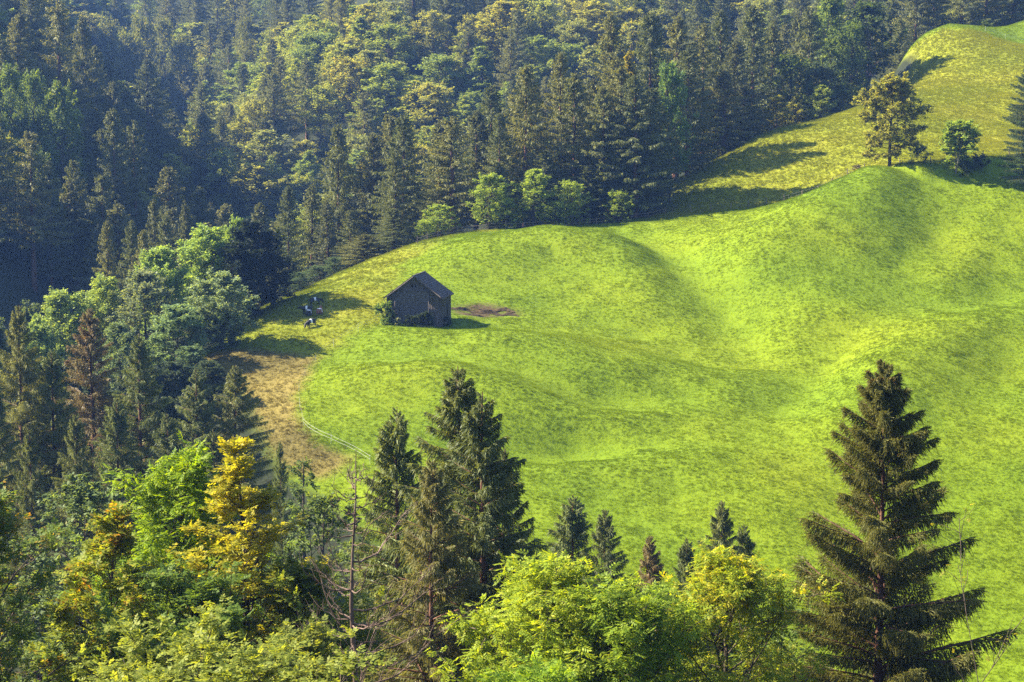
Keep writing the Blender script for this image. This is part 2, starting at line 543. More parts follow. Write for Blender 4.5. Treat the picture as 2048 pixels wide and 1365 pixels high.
# ------------------------------------------------------------------ foliage materials
def leaf_material(name, tip=None, tip_amount=0.5, trans=0.5, var=0.55, gloss=0.15, high_tip=True):
    """object colour is the leaf colour; each leaf varies; 'tip' is an autumn colour that comes in patches, mostly high on the crown"""
    m, t, N, L = new_mat(name)
    geo = N.new('ShaderNodeNewGeometry'); oi = N.new('ShaderNodeObjectInfo'); tc = N.new('ShaderNodeTexCoord')
    isl = geo.outputs['Random Per Island']
    col = oi.outputs['Color']
    if tip:
        n = noise(N, L, tc.outputs['Object'], 0.9, 3, 0.7)
        f = math_(N, L, 'ADD', n, math_(N, L, 'MULTIPLY', isl, 0.22))
        if high_tip:
            sep = N.new('ShaderNodeSeparateXYZ'); L.new(tc.outputs['Generated'], sep.inputs[0])
            f = math_(N, L, 'ADD', f, math_(N, L, 'MULTIPLY', sep.outputs[2], 0.22))
        f = math_(N, L, 'MULTIPLY', math_(N, L, 'SUBTRACT', f, 1.0 - 0.55 * tip_amount), 4.5, True)
        col = mix(N, L, f, col, tip)
    h = N.new('ShaderNodeHueSaturation'); L.new(col, h.inputs['Color'])
    L.new(math_(N, L, 'ADD', math_(N, L, 'MULTIPLY', isl, var), 1 - var * 0.5), h.inputs['Value'])
    L.new(math_(N, L, 'ADD', math_(N, L, 'MULTIPLY', isl, -0.035), 0.515), h.inputs['Hue'])
    col = h.outputs[0]
    b = N.new('ShaderNodeBsdfPrincipled'); L.new(col, b.inputs['Base Color'])
    b.inputs['Roughness'].default_value = 0.55; b.inputs['Specular IOR Level'].default_value = gloss
    tr = N.new('ShaderNodeBsdfTranslucent'); L.new(mix(N, L, 1.0, col, (1.5, 1.35, 0.55), 'MULTIPLY'), tr.inputs[0])
    mx = N.new('ShaderNodeMixShader'); mx.inputs[0].default_value = trans
    L.new(b.outputs[0], mx.inputs[1]); L.new(tr.outputs[0], mx.inputs[2])
    o = N.new('ShaderNodeOutputMaterial'); L.new(mx.outputs[0], o.inputs[0])
    return m


M_NEEDLE = leaf_material('spruce_needles', trans=0.36, var=0.8, gloss=0.2)
M_NEEDLE_BROWN = leaf_material('spruce_needles_and_cones', tip=(0.15, 0.085, 0.035), tip_amount=0.34, trans=0.28, var=0.7, gloss=0.2)
M_LEAF = leaf_material('green_leaves')
M_LEAF_TURN = leaf_material('turning_leaves', tip=(0.34, 0.31, 0.02), tip_amount=0.14)
M_LEAF_ORANGE = leaf_material('orange_tipped_leaves', tip=(0.44, 0.22, 0.012), tip_amount=0.24, high_tip=True)
M_LEAF_YELLOW = leaf_material('yellowing_leaves', tip=(0.40, 0.36, 0.015), tip_amount=0.36)
M_BARK = simple_mat('bark', (0.035, 0.026, 0.02), (0.12, 0.09, 0.065), 4.0, 0.95, 0.05, (1, 1, 0.25))
M_BARK_RED = simple_mat('spruce_bark', (0.05, 0.022, 0.014), (0.17, 0.085, 0.055), 4.0, 0.95, 0.05, (1, 1, 0.3))
M_BARK_PALE = simple_mat('pale_bark', (0.07, 0.06, 0.05), (0.22, 0.19, 0.16), 4.0, 0.95, 0.05, (1, 1, 0.25))
M_DEADWOOD = simple_mat('dead_wood', (0.06, 0.032, 0.022), (0.20, 0.14, 0.11), 5.0, 0.9, 0.03, (1, 1, 0.25))


def norm(a): return a / (np.linalg.norm(a, axis=-1, keepdims=True) + 1e-9)


def strips(P0, D, Lg, W, Sd, bend=None):
    """thin tapered slivers: start, direction, length, half width, side vector -> 2 triangles each (bent)"""
    P0, D, Sd = np.asarray(P0), np.asarray(D), np.asarray(Sd)
    Lg = np.asarray(Lg)[:, None]; W = np.asarray(W)[:, None]
    mid = P0 + D * Lg * 0.5
    tip = P0 + D * Lg
    if bend is not None:
        tip = tip + bend
    a = mid - Sd * W; b = mid + Sd * W
    n = len(P0)
    V = np.stack([P0, a, b, tip], 1).reshape(-1, 3)
    i = np.arange(n)[:, None] * 4
    F = np.concatenate([i + np.array([[0, 1, 2]]), i + np.array([[2, 1, 3]])], 0)
    return V, F


def cat_soup(parts):
    V = []; F = []; n = 0
    for v, f in parts:
        if len(v) == 0: continue
        V.append(v); F.append(f + n); n += len(v)
    return np.vstack(V), np.vstack(F)


def bough(L, lod, seed, hang=1.0, rise=0.30):
    """a spruce bough along +x, z up. Returns (needle soup, axis points, axis radii)."""
    r = np.random.default_rng(seed)
    n1 = {0: int(7 + 4.5 * L), 1: int(6 + 5 * L), 2: int(4 + 2.6 * L)}[lod]
    s = np.linspace(0.10, 1.0, n1) + r.normal(0, 0.012, n1)
    ax = lambda t: np.stack([L * t, 0.04 * L * np.sin(3 * t + seed), L * (rise * t - 0.34 * t ** 2 + 0.17 * t ** 3.2)], -1)
    P0s, Ds, Ls, Ws, Bs = [], [], [], [], []
    lat_l = (0.22 * L * np.clip(1 - s, 0, 1) ** 0.75 + 0.09 + 0.04 * L) * np.clip(s * 4, 0.35, 1)
    for side in (-1, 1):
        ang = np.radians(58 - 22 * s + r.normal(0, 7, n1))
        d = norm(np.stack([np.cos(ang), side * np.sin(ang), -0.12 + r.normal(0, 0.10, n1)], -1))
        l = lat_l * r.uniform(0.7, 1.2, n1)
        p = ax(s)
        P0s.append(p); Ds.append(d); Ls.append(l); Ws.append(np.full(n1, {0: .022, 1: .030, 2: .07}[lod]) + 0.008 * l); Bs.append(np.stack([0 * l, 0 * l, -0.22 * l], -1))
        n2 = {0: 4, 1: 4, 2: 2}[lod]
        for k in range(n2):
            t = (k + 0.6) / n2 + r.normal(0, 0.05, n1)
            q = p + d * (l * t)[:, None]; q[:, 2] -= 0.20 * l * t ** 2
            # hanging twig
            dh = norm(np.stack([0.22 + r.normal(0, .16, n1), side * 0.10 + r.normal(0, .16, n1), -1 + 0 * l], -1))
            lh = hang * (0.22 + 0.30 * np.sqrt(L) * r.uniform(0.4, 1.15, n1)) * (1.0 - 0.45 * t) * np.clip(1.35 - s * 0.8, 0.4, 1)
            P0s.append(q); Ds.append(dh); Ls.append(lh); Ws.append(np.full(n1, {0: .020, 1: .022, 2: .06}[lod])); Bs.append(r.normal(0, .02, (n1, 3)))
            if lod < 2 or k == 0:
                df = norm(np.stack([0.9 + 0 * l, side * r.uniform(-0.2, 0.9, n1), r.normal(-0.05, .16, n1)], -1))
                lf = (0.12 + 0.12 * L * (1 - 0.5 * s) * r.uniform(.5, 1.1, n1)) * 0.9
                P0s.append(q); Ds.append(df); Ls.append(lf); Ws.append(np.full(n1, {0: .014, 1: .024, 2: .06}[lod])); Bs.append(np.stack([0 * l, 0 * l, -0.15 * lf], -1))
    # twigs hanging straight off the axis
    m = {0: int(12 * L), 1: int(9 * L), 2: int(3 * L)}[lod] + 3
    t = r.uniform(0.12, 1, m)
    P0s.append(ax(t)); Ds.append(norm(np.stack([0.2 + r.normal(0, .2, m), r.normal(0, .3, m), -np.ones(m)], -1)))
    Ls.append(hang * (0.25 + 0.32 * np.sqrt(L) * r.uniform(.4, 1.2, m))); Ws.append(np.full(m, {0: .014, 1: .024, 2: .06}[lod])); Bs.append(np.zeros((m, 3)))
    # tip
    P0s.append(ax(np.array([0.86, 0.93]))); Ds.append(norm(np.array([[1, .1, .15], [1, -.1, .05]]))); Ls.append(np.array([.14, .11]) * L ** .5 + .1); Ws.append(np.array([.04, .04])); Bs.append(np.zeros((2, 3)))
    P0, D, Lg, W, B = map(np.concatenate, (P0s, Ds, Ls, Ws, Bs))
    Sd = norm(np.cross(D, norm(r.normal(0, 1, (len(D), 3)))))
    soup = [strips(P0, D, Lg, W, Sd, B)]
    if lod < 1:
        soup.append(strips(P0, D, Lg, W * 0.9, norm(np.cross(D, Sd)), B))
    if lod == 0:  # short shoots that roughen every twig
        for k in range(3):
            tt = r.uniform(0.15, 0.9, len(P0))[:, None]
            q = P0 + D * Lg[:, None] * tt + B * tt ** 2
            dd = norm(D + 0.9 * norm(r.normal(0, 1, D.shape)))
            soup.append(strips(q, dd, r.uniform(.06, .14, len(q)), np.full(len(q), .014), norm(np.cross(dd, D + .01)), None))
    t = np.linspace(0, 0.97, 5)
    return cat_soup(soup), ax(t), L * np.array([.013, .010, .008, .005, .002]) + 0.006


_bough_cache = {}


def bough_set(lod):
    if lod not in _bough_cache:
        _bough_cache[lod] = [(L, [bough(L, lod, 100 * k + int(L * 10), rise=rs) for k, rs in enumerate((.30, .38, .24, .33))]) for L in (0.8, 1.6, 2.6, 3.8)]
    return _bough_cache[lod]


def spruce_boughs(H, R, seed, base=0.10, gap=0.10, density=1.0, shape=0.85, fill=1.32):
    """list of (height, azimuth, up-angle, length) down the trunk"""
    r = np.random.default_rng(seed)
    out = []; h = H * 0.99; az = r.uniform(0, 6.28)
    while h > H * base:
        q = (H - h) / H
        Lb = R * min(1.0, (q * fill) ** shape) * (1.0 - 0.25 * max(0, q - 0.75)) + 0.10
        az += 2.399 + r.normal(0, .25)
        if r.random() > gap:
            up = np.interp(q, [0, 0.03, 0.10, 0.3, 0.6, 1], [50, 32, 22, 14, 4, -8]) + r.normal(0, 6)
            out.append((h, az, math.radians(up), Lb * r.uniform(0.68, 1.16)))
        h -= (0.055 + 0.105 * min(1, q * 3.5)) / density * r.uniform(.5, 1.5) * (H / 22) ** 0.5
    return out


def frame_az_up(az, up, roll=0.0):
    ca, sa, cu, su = math.cos(az), math.sin(az), math.cos(up), math.sin(up)
    X = np.array([ca * cu, sa * cu, su]); Y = np.array([-sa, ca, 0]); Z = np.cross(X, Y)
    return np.stack([X, Y, Z], 1)


def spruce_trunk(H, seed, r0=None):
    r = np.random.default_rng(seed + 5)
    n = 12
    z = np.linspace(-1.2, H, n)
    w = 0.012 * H * np.cumsum(r.normal(0, .12, (n, 2)), 0)
    P = np.column_stack([w - w[0], z]); P[:, :2] *= np.linspace(0, 1, n)[:, None] ** .5
    rr = (r0 or 0.0125 * H + 0.03) * np.clip(1 - np.linspace(-.05, 1, n), 0.03, 1) ** .85
    return P, rr


def spruce_meshes(name, H, R, seed, lod, needle_mat=None, **kw):
    bs = bough_set(lod)
    bl = spruce_boughs(H, R, seed, **kw)
    P, rr = spruce_trunk(H, seed)
    r = np.random.default_rng(seed + 9)
    soups = []; axes = MB(); axes.tube(P, rr, 7 if lod < 2 else 5)
    for h, az, up, Lb in bl:
        c = min(bs, key=lambda b: abs(math.log(b[0] / Lb)))
        (V, F), A, ar = c[1][r.integers(len(c[1]))]
        k = Lb / c[0]
        M = frame_az_up(az, up)
        o = np.array([np.interp(h, P[:, 2], P[:, 0]), np.interp(h, P[:, 2], P[:, 1]), h])
        flip = np.array([1, r.choice([-1, 1]), 1])
        soups.append(((V * flip * k) @ M.T + o, F))
        if lod < 2: axes.tube((A * flip * k) @ M.T + o, ar * k, 4 if lod else 5)
    V, F = cat_soup(soups)
    crown = make_mesh(name + '_crown', V, F, (needle_mat or M_NEEDLE,))
    trunk = axes.mesh(name + '_trunk', (M_BARK_RED,), True)
    return trunk, crown


# ------------------------------------------------------------------ broadleaf trees
def leaf_soup(kind, P, D, r, size):
    """leaves at points P growing along D"""
    n = len(P)
    D = norm(D)
    up = np.array([0, 0, 1.0])
    S = norm(np.cross(D, up) + r.normal(0, .25, D.shape))
    Nn = norm(np.cross(S, D))
    out = []
    def diamonds(p, d, s, nn, l, w, fold=0.25):
        l = np.asarray(l)[:, None] if np.ndim(l) else l
        w = np.asarray(w)[:, None] if np.ndim(w) else w
        a = p; b = p + d * l * .45 + s * w - nn * w * fold; c = p + d * l; e = p + d * l * .45 - s * w - nn * w * fold
        m = len(p)
        V = np.stack([a, b, c, e], 1).reshape(-1, 3)
        i = np.arange(m)[:, None] * 4
        return V, np.concatenate([i + np.array([[0, 1, 2]]), i + np.array([[0, 2, 3]])], 0)
    if kind == 'ash':      # pinnate leaf: leaflets in pairs along a drooping stalk
        L = size * r.uniform(.75, 1.2, n)
        Dd = norm(D + np.array([0, 0, -.35]))
        for k, t in enumerate((0.30, 0.55, 0.80)):
            q = P + D * (L * t)[:, None] + (Dd - D) * (L * t * t)[:, None]
            for sd in (-1, 1):
                d = norm(Dd * 0.62 + sd * S * 0.85 - Nn * .22)
                out.append(diamonds(q, d, norm(np.cross(d, Nn)), Nn, 0.40 * L, 0.085 * L))
        q = P + D * (L * .9)[:, None] + (Dd - D) * (L * .81)[:, None]
        out.append(diamonds(q, Dd, S, Nn, 0.40 * L, 0.09 * L))
    elif kind == 'beech':  # flat twig of leaves in two rows
        L = size * r.uniform(.75, 1.25, n)
        for k, t in enumerate((0.15, 0.45, 0.75)):
            q = P + D * (L * t)[:, None]
            for sd in (-1, 1):
                d = norm(D * 0.6 + sd * S * 0.8 + Nn * r.normal(-.1, .2, (n, 1)))
                out.append(diamonds(q, d, norm(np.cross(d, Nn)), Nn, 0.42 * L, 0.135 * L, .1))
        out.append(diamonds(P + D * (L * .85)[:, None], D, S, Nn, 0.42 * L, 0.13 * L, .1))
    else:                  # far leaf spray: two overlapping blades
        L = size * r.uniform(.6, 1.3, n)
        d2 = norm(D + 0.7 * S * r.choice([-1, 1], (n, 1)))
        out.append(diamonds(P, D, S, Nn, L, .30 * L, .3))
        out.append(diamonds(P + D * (L * .2)[:, None], d2, norm(np.cross(d2, Nn)), Nn, .85 * L, .26 * L, .2))
    return cat_soup(out)


PROFILES = {
    'round': lambda q: np.sqrt(np.clip(1 - (2 * q - 0.85) ** 2 / 1.35, 0.02, 1)),
    'oval': lambda q: np.clip(np.sin(np.pi * np.clip(0.10 + 0.88 * q, 0, 1)) ** .75, .12, 1),
    'cone': lambda q: np.clip(1.05 * (1 - q) ** .75, .06, 1) * np.clip(.55 + q * 3, 0, 1),
    'column': lambda q: np.clip(np.sin(np.pi * np.clip(0.15 + 0.8 * q, 0, 1)) ** .4, .15, 1),
}


def broadleaf_meshes(name, H, R, seed, kind='far', size=0.4, base=0.22, profile='round', limbs=22, subs=6, twigs=5, leaves=9, flat=0.0,
                     leaf_mat=None, bark=None, thin=1.0, up0=62, up1=12, stems=1, spread=0.55, wood_k=5, scat=1.0, girth=1.0):
    r = np.random.default_rng(seed)
    wood = MB()
    prof = PROFILES[profile]
    PL, DL = [], []

    def curve(p, d, L, n=4, lift=0.12, wob=.12):
        d = d / np.linalg.norm(d)
        pts = [p]; q = p.copy(); dd = d.copy()
        for i in range(n):
            dd = dd + r.normal(0, wob, 3) + np.array([0, 0, lift / n])
            dd /= np.linalg.norm(dd)
            q = q + dd * L / n
            pts.append(q.copy())
        return np.array(pts)

    for st in range(stems):
        lean = r.normal(0, .05 if stems == 1 else .28, 2)
        nT = 9
        z = np.linspace(-1.0, H * 0.93, nT)
        wob = np.cumsum(r.normal(0, .018 * H / 3, (nT, 2)), 0) * np.linspace(0, 1, nT)[:, None] + lean * (z[:, None] + 1.0) * 0.5
        T = np.column_stack([wob, z])
        tr = girth * (0.016 * H + .03) / stems ** .5 * np.clip(1 - np.linspace(0, 1, nT), 0.05, 1) ** .8
        wood.tube(T, tr, 8 if wood_k > 4 else 6)
        az = r.uniform(0, 6.28)
        for i in range(limbs // stems):
            q = (i + r.uniform(.1, .9)) / (limbs // stems)
            h = H * (base + (0.94 - base) * q)
            az += 2.399 + r.normal(0, .3)
            p = np.array([np.interp(h, z, T[:, 0]), np.interp(h, z, T[:, 1]), h])
            up = math.radians(np.interp(q, [0, 1], [up1, up0]) + r.normal(0, 9))
            Lb = R * float(prof(min(1.0, q + 0.04))) * r.uniform(.72, 1.14) + 0.25
            d = np.array([math.cos(az) * math.cos(up), math.sin(az) * math.cos(up), math.sin(up)])
            C = curve(p, d, Lb, 5, 0.25 if flat < .5 else .02)
            r0 = 0.35 * np.interp(h, z, tr) + .012
            wood.tube(C, np.linspace(r0, .010, 6), wood_k)
            ns = max(2, int(round(subs * (0.45 + 0.75 * Lb / R))))
            for j in range(ns):
                t = 0.22 + 0.78 * (j + r.uniform(0.1, .9)) / ns
                k = t * 5; a = min(4, int(k)); sp = C[a] + (C[a + 1] - C[a]) * (k - a)
                ld = norm(C[a + 1] - C[a])
                sv = np.cross(ld, np.array([0, 0, 1.0])); sv /= np.linalg.norm(sv) + 1e-6
                sd = 1 if j % 2 else -1
                dd = ld * r.uniform(.55, 1.0) + sd * sv * r.uniform(.35, 1.0) + np.array([0, 0, r.normal(.10, .55 * (1 - flat))])
                Ls = (spread * Lb * (1.12 - .75 * t) + .35) * r.uniform(.7, 1.2)
                S2 = curve(sp, dd, Ls, 3, .08, .16)
                wood.tube(S2, np.linspace(.35 * r0 + .006, .006, 4), 3 if wood_k < 5 else 4)
                # twigs along the sub-branch carry the leaves
                m = twigs
                tt = r.uniform(.2, 1, m) * 3; ai = np.minimum(2, tt.astype(int))
                tp = S2[ai] + (S2[ai + 1] - S2[ai]) * (tt - ai)[:, None]
                sdir = norm(S2[ai + 1] - S2[ai])
                td = norm(sdir + r.normal(0, .6, (m, 3)) * np.array([1, 1, 1 - .7 * flat]))
                tl = r.uniform(.35, .8, m) * (0.3 + .24 * Ls)
                f = r.uniform(0.1, 1, (m, leaves))
                lp = tp[:, None] + td[:, None] * (tl[:, None] * f)[..., None] + r.normal(0, scat * (.05 + .03 * Ls), (m, leaves, 3)) * np.array([1, 1, 1 - .6 * flat])
                ldr = td[:, None] * .6 + norm(r.normal(0, 1, (m, leaves, 3)) * np.array([1, 1, .55 * (1 - .6 * flat)])) + np.array([0, 0, -.12])
                PL.append(lp.reshape(-1, 3)); DL.append(ldr.reshape(-1, 3))
    P = np.vstack(PL); D = np.vstack(DL)
    if thin < 1:
        k = r.random(len(P)) < thin; P, D = P[k], D[k]
    V, F = leaf_soup(kind, P, D, r, size)
    crown = make_mesh(name + '_crown', V, F, (leaf_mat or M_LEAF,))
    trunk = wood.mesh(name + '_trunk', (bark or M_BARK,), True)
    return trunk, crown


def plant_tree(name, meshes, x, y, label, cat='tree', group=None, color=(0.06, 0.09, 0.03), sx=1.0, sz=1.0, rz=None, sink=0.0):
    e = empty(name, (x, y, hz(x, y) - sink), random.uniform(0, 6.28) if rz is None else rz)
    e.scale = (sx, sx, sz)
    t = link('trunk', meshes[0], e)
    c = link('crown', meshes[1], e)
    c.color = (*color, 1)
    tag(e, label, cat, group)
    return e


def top_tree(name, meshes, H0, u, v, D, label, cat='tree', group=None, color=(0.06, 0.09, 0.03), width=1.0, R0=None, wpx=None, rz=None, hmin=4):
    """tree whose top shows at photo pixel (u, v) at depth D; its foot stands on the ground there"""
    p = at(u, v, D)
    g = hz(p[0], p[1])
    H = max(hmin, p[2] - g)
    if not 6 < H < 32: print('top_tree', u, v, round(H, 1))
    sz = H / H0
    sx = sz * width
    if wpx and R0: sx = (wpx * D / FPX / 2) / R0
    return plant_tree(name, meshes, p[0], p[1], label, cat, group, color, sx, sz, rz)


# ------------------------------------------------------------------ tree prototypes
def reach(H, ms):
    """(height, real crown radius, meshes) of a prototype"""
    me = ms[1]; v = np.empty(len(me.vertices) * 3, np.float32); me.vertices.foreach_get('co', v); v = v.reshape(-1, 3)
    return (float(np.percentile(v[:, 2], 99.95)), float(np.percentile(np.hypot(v[:, 0], v[:, 1]), 97)), ms)


SPR_FAR = [reach(24, spruce_meshes(f'far_spruce_{i}', 24, 3.5 * w, 40 + i, 2, base=b, gap=g, density=1.3, shape=s, fill=1.7))
           for i, (w, b, g, s) in enumerate([(1, .08, .06, .68), (.85, .12, .12, .65), (1.1, .05, .1, .75), (.9, .2, .2, .6), (1.05, .1, .15, .68), (.8, .06, .05, .78), (1.0, .28, .26, .58)])]
SPR_MID = [reach(25, spruce_meshes(f'mid_spruce_{i}', 25, 3.9 * w, 70 + i, 1, needle_mat=M_NEEDLE_BROWN if i in (1,) else M_NEEDLE, base=b, gap=g, density=1.35, shape=s, fill=1.9))
           for i, (w, b, g, s) in enumerate([(1, .06, .10, .80), (.95, .10, .20, .78), (1.1, .05, .12, .85), (.9, .15, .25, .74)])]
BL_FAR = [reach(17, broadleaf_meshes(f'far_broadleaf_{i}', 17, 6.6 * w, 20 + i, 'far', .46, b, pf, limbs=int(lm * 1.9), subs=4, twigs=4, leaves=9, flat=fl, wood_k=4, scat=2.4, spread=.5))
          for i, (w, b, pf, lm, fl) in enumerate([(1, .10, 'round', 28, .0), (.8, .10, 'oval', 28, .2), (1.15, .12, 'round', 28, .25), (.7, .06, 'cone', 28, .4), (.95, .12, 'oval', 26, .0), (1.0, .08, 'cone', 28, .5), (.62, .1, 'column', 22, .3)])]
BL_MID = [reach(16, broadleaf_meshes(f'mid_broadleaf_{i}', 16, 5.4 * w, 90 + i, 'far', .42, .08, pf, limbs=46, subs=6, twigs=5, leaves=10, flat=0, scat=2.0, wood_k=4))
          for i, (w, pf) in enumerate([(1, 'round'), (1.05, 'oval'), (.9, 'round')])]


def set_mat(o, m):
    o.material_slots[0].link = 'OBJECT'
    o.material_slots[0].material = m


C_SPR = [(0.100, 0.120, 0.036), (0.115, 0.132, 0.036), (0.135, 0.150, 0.040), (0.105, 0.118, 0.042), (0.155, 0.162, 0.042)]
C_BL = [(0.244, 0.305, 0.055), (0.293, 0.336, 0.061), (0.207, 0.275, 0.061), (0.317, 0.329, 0.061), (0.256, 0.287, 0.085)]
FOREST = []   # dict entries of every forest tree, drawn front to back for the visibility test


def forest(kind, u, v, D, wpx=None, col=None, mat=None, proto=None, label=None, group=None, name=None, keep=True):
    p = at(u, v, D)
    g = hz(p[0], p[1])
    if p[2] - g > 31 or p[2] - g < 6: print('tree height', kind, u, v, D, round(p[2] - g, 1))
    FOREST.append(dict(kind=kind, x=p[0], y=p[1], g=g, H=max(3.0, p[2] - g), wpx=wpx * (1.35 if kind == 'spruce' else 1.15), col=col, mat=mat, proto=proto, label=label, group=group, name=name, keep=keep))


# edge of the forest along the crest fence and round the upper pasture: (u, v of the top, depth, crown width px)
G_EDGE = 'spruces along the forest edge above the crest fence'
for u, v, D, w, k in [(905, 232, 316, 92, 3), (952, 220, 328, 86, 1), (1034, 208, 330, 84, 5), (1063, 156, 334, 90, 0), (1123, 104, 330, 92, 4), (1150, 146, 325, 96, 1),
                      (1221, 26, 346, 96, 1), (1303, 24, 352, 104, 0), (1206, 172, 321, 100, 2), (1240, 132, 324, 110, 4), (1272, 150, 320, 120, 2), (1300, 175, 326, 110, 0), (1354, 30, 362, 100, 1),
                      (1378, 90, 345, 95, 2), (1090, 300, 318, 80, 2), (1000, 330, 314, 70, 5), (1175, 330, 318, 74, 5)]:
    forest('spruce', u, v, D, w, proto=k, label='tall spruce standing in the forest edge just behind the crest fence', group=G_EDGE)
for u, v, D, w, k in [(1508, 10, 386, 105, 0), (1440, 20, 376, 96, 2), (1545, 40, 392, 86, 5), (1408, 46, 366, 90, 4), (1450, 140, 362, 90, 0), (1490, 170, 368, 80, 2), (1620, 15, 398, 86, 1), (1595, 30, 404, 90, 4)]:
    forest('spruce', u, v, D, w, proto=k, label='tall spruce at the forest edge beside the shaded upper pasture', group='spruces beside the upper pasture')
for u, v, D, w, k in [(1835, -60, 446, 80, 0), (1870, -40, 448, 84, 2), (1925, -60, 456, 90, 4), (1975, -75, 458, 90, 0), (2030, -95, 462, 90, 2), (2075, -110, 462, 90, 1), (1895, -70, 466, 90, 5), (2000, -60, 470, 90, 3)]:
    forest('spruce', u, v, D, w, proto=k, label='dark spruce in the row bordering the topmost green field', group='spruces above the topmost field')
forest('bl', 1262, 104, 332, 76, (0.16, 0.15, 0.02), M_LEAF_YELLOW, 3, 'tall narrow beech with golden yellow crown among dark edge spruces', name='beech_tree')
forest('bl', 1342, 122, 331, 84, (0.12, 0.20, 0.05), M_LEAF, 4, 'fresh pale green maple rising beside the shadowed edge spruces', name='maple_tree')
forest('bl', 1588, 102, 391, 118, (0.10, 0.15, 0.03), M_LEAF_TURN, 0, 'round bushy broadleaf tree at the foot of the upper pasture forest edge', name='maple_tree')
forest('bl', 1642, 122, 392, 96, (0.085, 0.12, 0.045), M_LEAF, 4, 'grey-green broadleaf tree beside the round bushy one at the pasture edge', name='maple_tree')
forest('bl', 1668, -16, 412, 116, (0.14, 0.20, 0.035), M_LEAF, 1, 'tall light green broadleaf tree towering over the upper pasture forest edge', name='maple_tree')
forest('bl', 1742, 4, 406, 130, (0.07, 0.105, 0.025), M_LEAF, 1, 'huge dark broadleaf tree standing in the corner of the upper pasture', name='maple_tree')
forest('bl', 1700, 40, 400, 90, (0.10, 0.15, 0.03), M_LEAF, 4, 'leaning green broadleaf tree between the light tall and the huge dark one', name='maple_tree')
forest('bl', 1900, 38, 446, 66, (0.10, 0.14, 0.03), M_LEAF_TURN, 2, 'low spreading beech at the lower corner of the topmost field', name='beech_tree')
G_LOW = 'bright bushy trees behind the crest fence'
for u, v, D, w, k in [(978, 345, 309, 78, 4), (1066, 338, 312, 80, 1), (1143, 360, 312, 70, 0), (882, 408, 306, 66, 4), (1010, 392, 309, 60, 0), (1238, 380, 315, 60, 0), (1110, 400, 310, 60, 2), (850, 440, 303, 40, 0)]:
    forest('bl', u, v, D, w, (0.27, 0.36, 0.05), M_LEAF, k, 'low green bushy tree, coloured bright as if sunlit, tucked behind the crest fence', G_LOW, 'bushy_tree')  # green raised to stand in for sunlight the spruces block
for u, v, D, w, k in [(674, 248, 332, 92, 4), (800, 262, 332, 100, 2), (787, 418, 303, 70, 0), (727, 468, 303, 84, 2), (623, 366, 322, 70, 5), (575, 372, 312, 64, 0), (760, 300, 340, 84, 1), (655, 400, 318, 60, 5), (700, 420, 312, 60, 4)]:
    forest('spruce', u, v, D, w, proto=k, label='slender spruce growing up out of the ravine beyond the grazed slope', group='spruces in the ravine')
forest('bl', 721, 322, 346, 60, (0.17, 0.17, 0.02), M_LEAF_YELLOW, 6, 'narrow yellow-lime beech squeezed between ravine spruces', name='beech_tree')
for u, v, D, w in [(640, 540, 298, 60), (600, 572, 284, 46), (668, 543, 296, 40), (585, 545, 290, 60)]:
    forest('bl', u, v, D, w, (0.10, 0.15, 0.06), M_LEAF, 0, 'pale grey-green shrub fringing the lip of the grazed slope', 'shrubs along the slope lip', 'bushy_tree')

# slope on the other side of the gorge
for u, v, D, w, k in [(38, 26, 402, 96, 0), (117, 0, 404, 96, 3), (165, 30, 414, 92, 2), (292, 118, 482, 96, 2), (227, 216, 362, 84, 0), (268, 240, 366, 70, 3), (224, 162, 420, 80, 1), (75, 60, 430, 90, 4), (0, 40, 420, 90, 1), (190, 90, 440, 90, 0), (250, 170, 450, 88, 5)]:
    forest('spruce', u, v, D, w, proto=k, label='big shaded spruce on the steep hillside across the gorge', group='spruces across the gorge')
for u, v, D, w, k in [(306, 398, 303, 62, 4), (213, 440, 292, 60, 0), (262, 440, 290, 66, 2), (330, 430, 298, 60, 1), (372, 400, 312, 60, 5), (285, 460, 286, 60, 4)]:
    forest('spruce', u, v, D, w, proto=k, label='spruce peeking over the row of broadleaf trees by the brown patch', group='spruces behind the broadleaf row')
for u, v, D, w, m in [(22, 126, 362, 72, M_LEAF), (62, 138, 368, 66, M_LEAF), (122, 160, 366, 84, M_LEAF_TURN), (10, 264, 342, 90, M_LEAF_YELLOW), (72, 290, 344, 80, M_LEAF_TURN)]:
    forest('bl', u, v, D, w, (0.13, 0.19, 0.03), m, 4, 'sunlit yellow-green broadleaf tree among dark spruces across the gorge', 'sunlit trees across the gorge', 'beech_tree')
for u, v, D, w in [(286, 22, 640, 74), (262, 56, 622, 84), (220, 30, 650, 70), (360, 62, 640, 64), (330, 30, 660, 60), (492, 30, 640, 40)]:
    forest('bl', u, v, D, w, (0.15, 0.17, 0.03), M_LEAF_TURN, 0, 'hazy sunlit beech with yellowing top far up the gorge', 'hazy beeches up the gorge', 'beech_tree')

